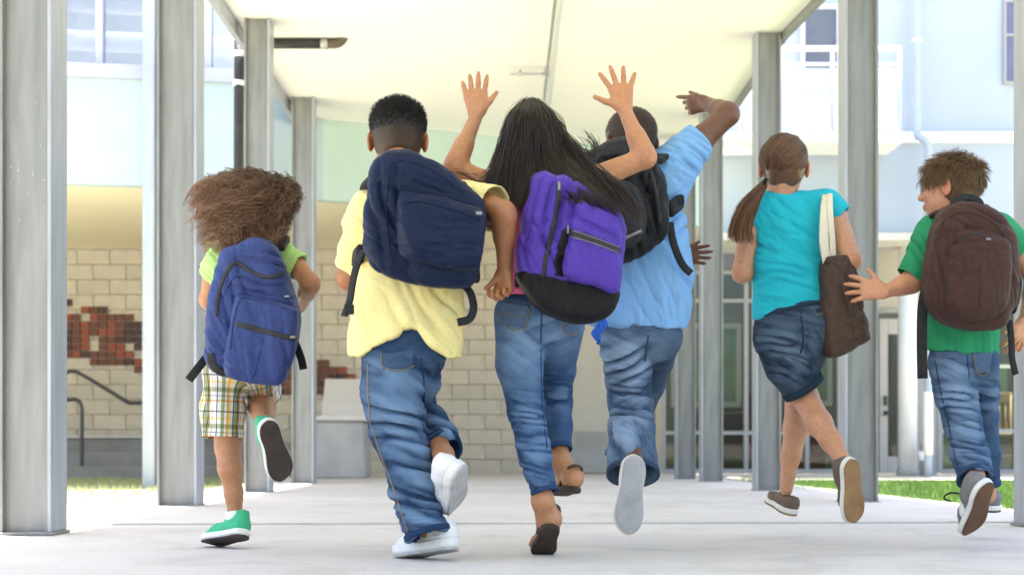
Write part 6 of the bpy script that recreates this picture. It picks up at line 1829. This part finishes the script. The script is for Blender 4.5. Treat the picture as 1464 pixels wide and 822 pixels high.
for a, b, r0, r1 in (((1338, 335, 0), (1299, 396, .0), 28, 20), ((1424, 332, 0), (1464, 362, -.02), 28, 24)):
    A, B = K.p(*a), K.p(*b); n_ = unit(B - A)
    S.cone(A, B, r0 * K.s, r1 * K.s, k=.03, clips=[(B, n_)])
    S.cone(B - n_ * .02, B + n_ * .05, (r1 - 3) * K.s, (r1 - 2) * K.s, op='s', k=.003)
S.cone(K.p(1370, 285), K.p(1375, 310), 25 * K.s, 27 * K.s, op='s', k=.01)
S.clip(K.p(1325, 500), (-.10, 0, -1), .002, 3)
sh6, s6, _, _ = garment(K, 't_shirt', S, grn, [(K.p(1315, 365, -.04), .07, (1, 0, .8), .025, .006, 3), (K.p(1340, 440, -.06), .09, (1, 0, .3), .03, .006, 4), (K.p(1380, 485, -.08), .08, (1, 0, .1), .04, .006, 5)], noise=.002, seed=13)
den6 = denim_mat('washed_blue_denim', (.042, .088, .18), (.27, .37, .52))
S = Sdf(.0045, .018)
ends = trousers(S, K, [(1377, 506, 0, (46, 28, 34))], [[(1358, 520, 0, 31), (1366, 560, .02, 29), (1376, 602, .04, 26), (1387, 650, -.04, 25), (1395, 684, -.10, 24.5)],
                                                      [(1400, 515, 0, 28), (1404, 560, .12, 24), (1406, 595, .2, 21), (1411, 650, .25, 19), (1413, 692, .28, 18)]], .008)
fs = [(K.p(1366, 575, -.05), .06, (.15, 0, 1), .022, .007, 3), (K.p(1378, 625, -.06), .06, (.3, 0, 1), .024, .007, 4), (K.p(1392, 668, -.12), .05, (.25, .2, 1), .018, .007, 5), (K.p(1355, 530, -.06), .05, (.4, 0, 1), .024, .005, 6), (K.p(1405, 560, .08), .06, (.1, 0, 1), .022, .006, 7)]
jn, js, _, _ = garment(K, 'jeans', S, den6, fs, noise=.002, seed=14, wear_highlight=denim_wear_highlight([(K.p(1355, 545, -.08), .07, .3), (K.p(1372, 610, -.06), .06, .2)], .06, 48))
for e in ends: cuff_ring(K, e, den6, jn, .013, .0025, surf=js)
den6p = denim_panel('washed_denim_panel', (.042, .088, .18), (.27, .37, .52), .3)
patch('back_pocket', js, [(1336, 503), (1372, 504), (1371, 512), (1338, 512)], .003, den6p, jn)
patch('back_pocket', js, [(1391, 504), (1418, 502), (1414, 532), (1396, 534)], .003, den6p, jn)
ribbon('pocket_stitch', js, [(1391, 505), (1396, 533), (1406, 538), (1414, 530)], .004, .004, STITCH, jn)
ribbon('side_seam', js, [(1337, 515), (1345, 560), (1357, 610), (1366, 655), (1373, 680)], .005, .002, den6, jn)
ribbon('seat_seam', js, [(1383, 508), (1384, 525), (1386, 540)], .005, .002, den6, jn)
GRY = mat('grey_suede', (.19, .18, .175), .85, .12, 50, .2, 200)
GUM = mat('gum_sole', (.125, .062, .030), .75, .2, 22, .35, 90)
u1, Q1, s1, L1 = shoe(K, heel_b, toe_b, (-.48, .86, .15), (GRY, WHITE_SOLE, GUM), -1, .39, 'low', .10)
S = Sdf(.0035, .01)
S.cone(Q1(.42, 0, .20), Q1(.62, 0, .12), .118 * L1, .138 * L1); S.clip(Q1(0, 0, .10), Q1(0, 0, 0) - Q1(0, 0, 1))
v, f = S.mesh(2); mesh_obj('white_panel', v, f, WHITE_LEATHER, u1, True)
laces(u1, Q1, L1, WEB, .10)
lp = [Q1(.42, -.05 * 1, .30), Q1(.40, -.20, .36), Q1(.44, -.30, .38), Q1(.48, -.26, .34), Q1(.45, -.10, .29)]
MB().tube(smooth_path(lp, 6), .003, 6).build('lace_loop', WEB, u1, True)
lp = [Q1(.42, .05 * 1, .30), Q1(.40, .20, .36), Q1(.46, .28, .36), Q1(.50, .2, .30)]
MB().tube(smooth_path(lp, 6), .003, 6).build('lace_loop', WEB, u1, True)
u2, Q2, s2, L2 = shoe(K, heel_a, toe_a, (0, -.1, 1), (GRY, WHITE_SOLE, GUM), 1, .39, 'low', .10)
hm6 = hair_mat('tousled_brown_hair', (.165, .096, .048), .45, .4)
cv, cf = K.hair_cap(1.05, -.26, .004, lambda v: .003 * fbm(v * 50, 3, 3), front=.36)
scalp_strands(K, 'hair', 3600, lambda q: np.where(q[:, 2] > .3, .30, .24), hm6,
              lambda q: (q[:, 2] > -.20) & (q[:, 1] < .36) & ((q[:, 2] > .12) | (q[:, 1] < -.02)),
              lambda q: np.c_[q[:, 0] * 1.6, q[:, 1] * .8 + .15, -.5 - .8 * (q[:, 2] < .3)], lambda q: np.where(q[:, 2] > .35, .55, .30), 6, 7, .0014, .5, extra=(cv, cf), bend=.25)
brn = mat('brown_nylon', (.052, .024, .020), .65, .12, 60, .2, 280, crease=.35, cscale=13, sheen=.02, spec=.16)
bp = empty('backpack', K.p(1388, 474, -.2), 'rounded dark brown backpack on the boy in green', 'backpack', 'backpacks worn by the children')
main = [(1345, 300), (1332, 330), (1325, 375), (1323, 415), (1330, 440), (1350, 462), (1390, 473), (1428, 470), (1444, 448), (1451, 405), (1451, 365), (1445, 335), (1425, 308), (1398, 294), (1370, 291)]
mo, ms = bag_part('main_bag', K, main, -.19, .095, brn, bp, .07, .006, [(K.p(1340, 380, -.27), .09, (1, 0, .2), .03, .005, 3), (K.p(1400, 330, -.28), .07, (.5, 0, 1), .035, .007, 4), (K.p(1430, 420, -.26), .07, (1, 0, .3), .03, .005, 5)], 10, tilt=(-.10, 0))
po, ps = bag_part('front_pocket', K, [(1368, 330), (1395, 326), (1425, 334), (1443, 352), (1446, 400), (1440, 440), (1410, 458), (1372, 455), (1352, 436), (1350, 395), (1356, 355)], -.275, .05, brn, bp, .06, .004,
                  [(K.p(1395, 350, -.32), .07, (.3, 0, 1), .03, .006, 6), (K.p(1400, 410, -.32), .08, (1, 0, .1), .04, .005, 7)], 11, tilt=(-.10, 0))
ribbon('pocket_zip', ps, [(1352, 420), (1351, 385), (1360, 350), (1380, 337), (1400, 334)], .006, .003, ZIP, bp, curved=True)
ribbon('pocket_seam', ps, [(1402, 380), (1402, 410), (1401, 440)], .005, .003, brn, bp)
ribbon('main_zip', ms, [(1340, 345), (1348, 318), (1370, 304), (1398, 306), (1425, 322), (1440, 345)], .008, .003, brn, bp, curved=True)
h = ps.hit(1413, 341)
if h: MB().box(h[0] + [-.009, -.010, -.007], h[0] + [.006, -.003, .001], .002).build('zip_pull', METAL, bp)
mo2, ms2 = bag_part('mesh_pocket', K, [(1438, 395), (1450, 390), (1456, 402), (1454, 425), (1446, 450), (1438, 440)], -.17, .06, blacknylon, bp, .03, .002)
strap('shoulder_strap', K, [(1356, 303, -.13), (1341, 309, -.04), (1338, 315, .03), (1340, 340, .10), (1340, 390, .08), (1327, 415, .0), (1322, 440, -.12)], .055, .012, WEB, bp, [(0, -.3, 1), (0, 0, 1), (0, .6, .8), (0, 1, 0), (-.5, 1, 0), (-1, 0, 0), (-1, -.4, 0)])
strap('shoulder_strap', K, [(1398, 297, -.13), (1402, 298, -.04), (1404, 304, .04), (1412, 340, .10), (1430, 390, .08), (1440, 415, .0), (1440, 440, -.12)], .055, .012, WEB, bp, [(0, -.3, 1), (0, 0, 1), (0, .6, .8), (0, 1, 0), (.5, 1, 0), (1, 0, 0), (1, -.4, 0)])
strap('top_handle', K, [(1362, 297, -.15), (1368, 287, -.14), (1385, 283, -.13), (1398, 288, -.14), (1402, 297, -.15)], .026, .008, WEB, bp, (0, -1, .5))
strap('loose_strap', K, [(1324, 412, -.12), (1319, 440, -.13), (1318, 490, -.135), (1319, 541, -.13)], .032, .004, WEB, bp, (-.15, -1, 0))
strap('loose_strap', K, [(1443, 458, -.13), (1446, 485, -.14), (1447, 512, -.14), (1452, 535, -.13)], .020, .004, WEB, bp, (.1, -1, 0))
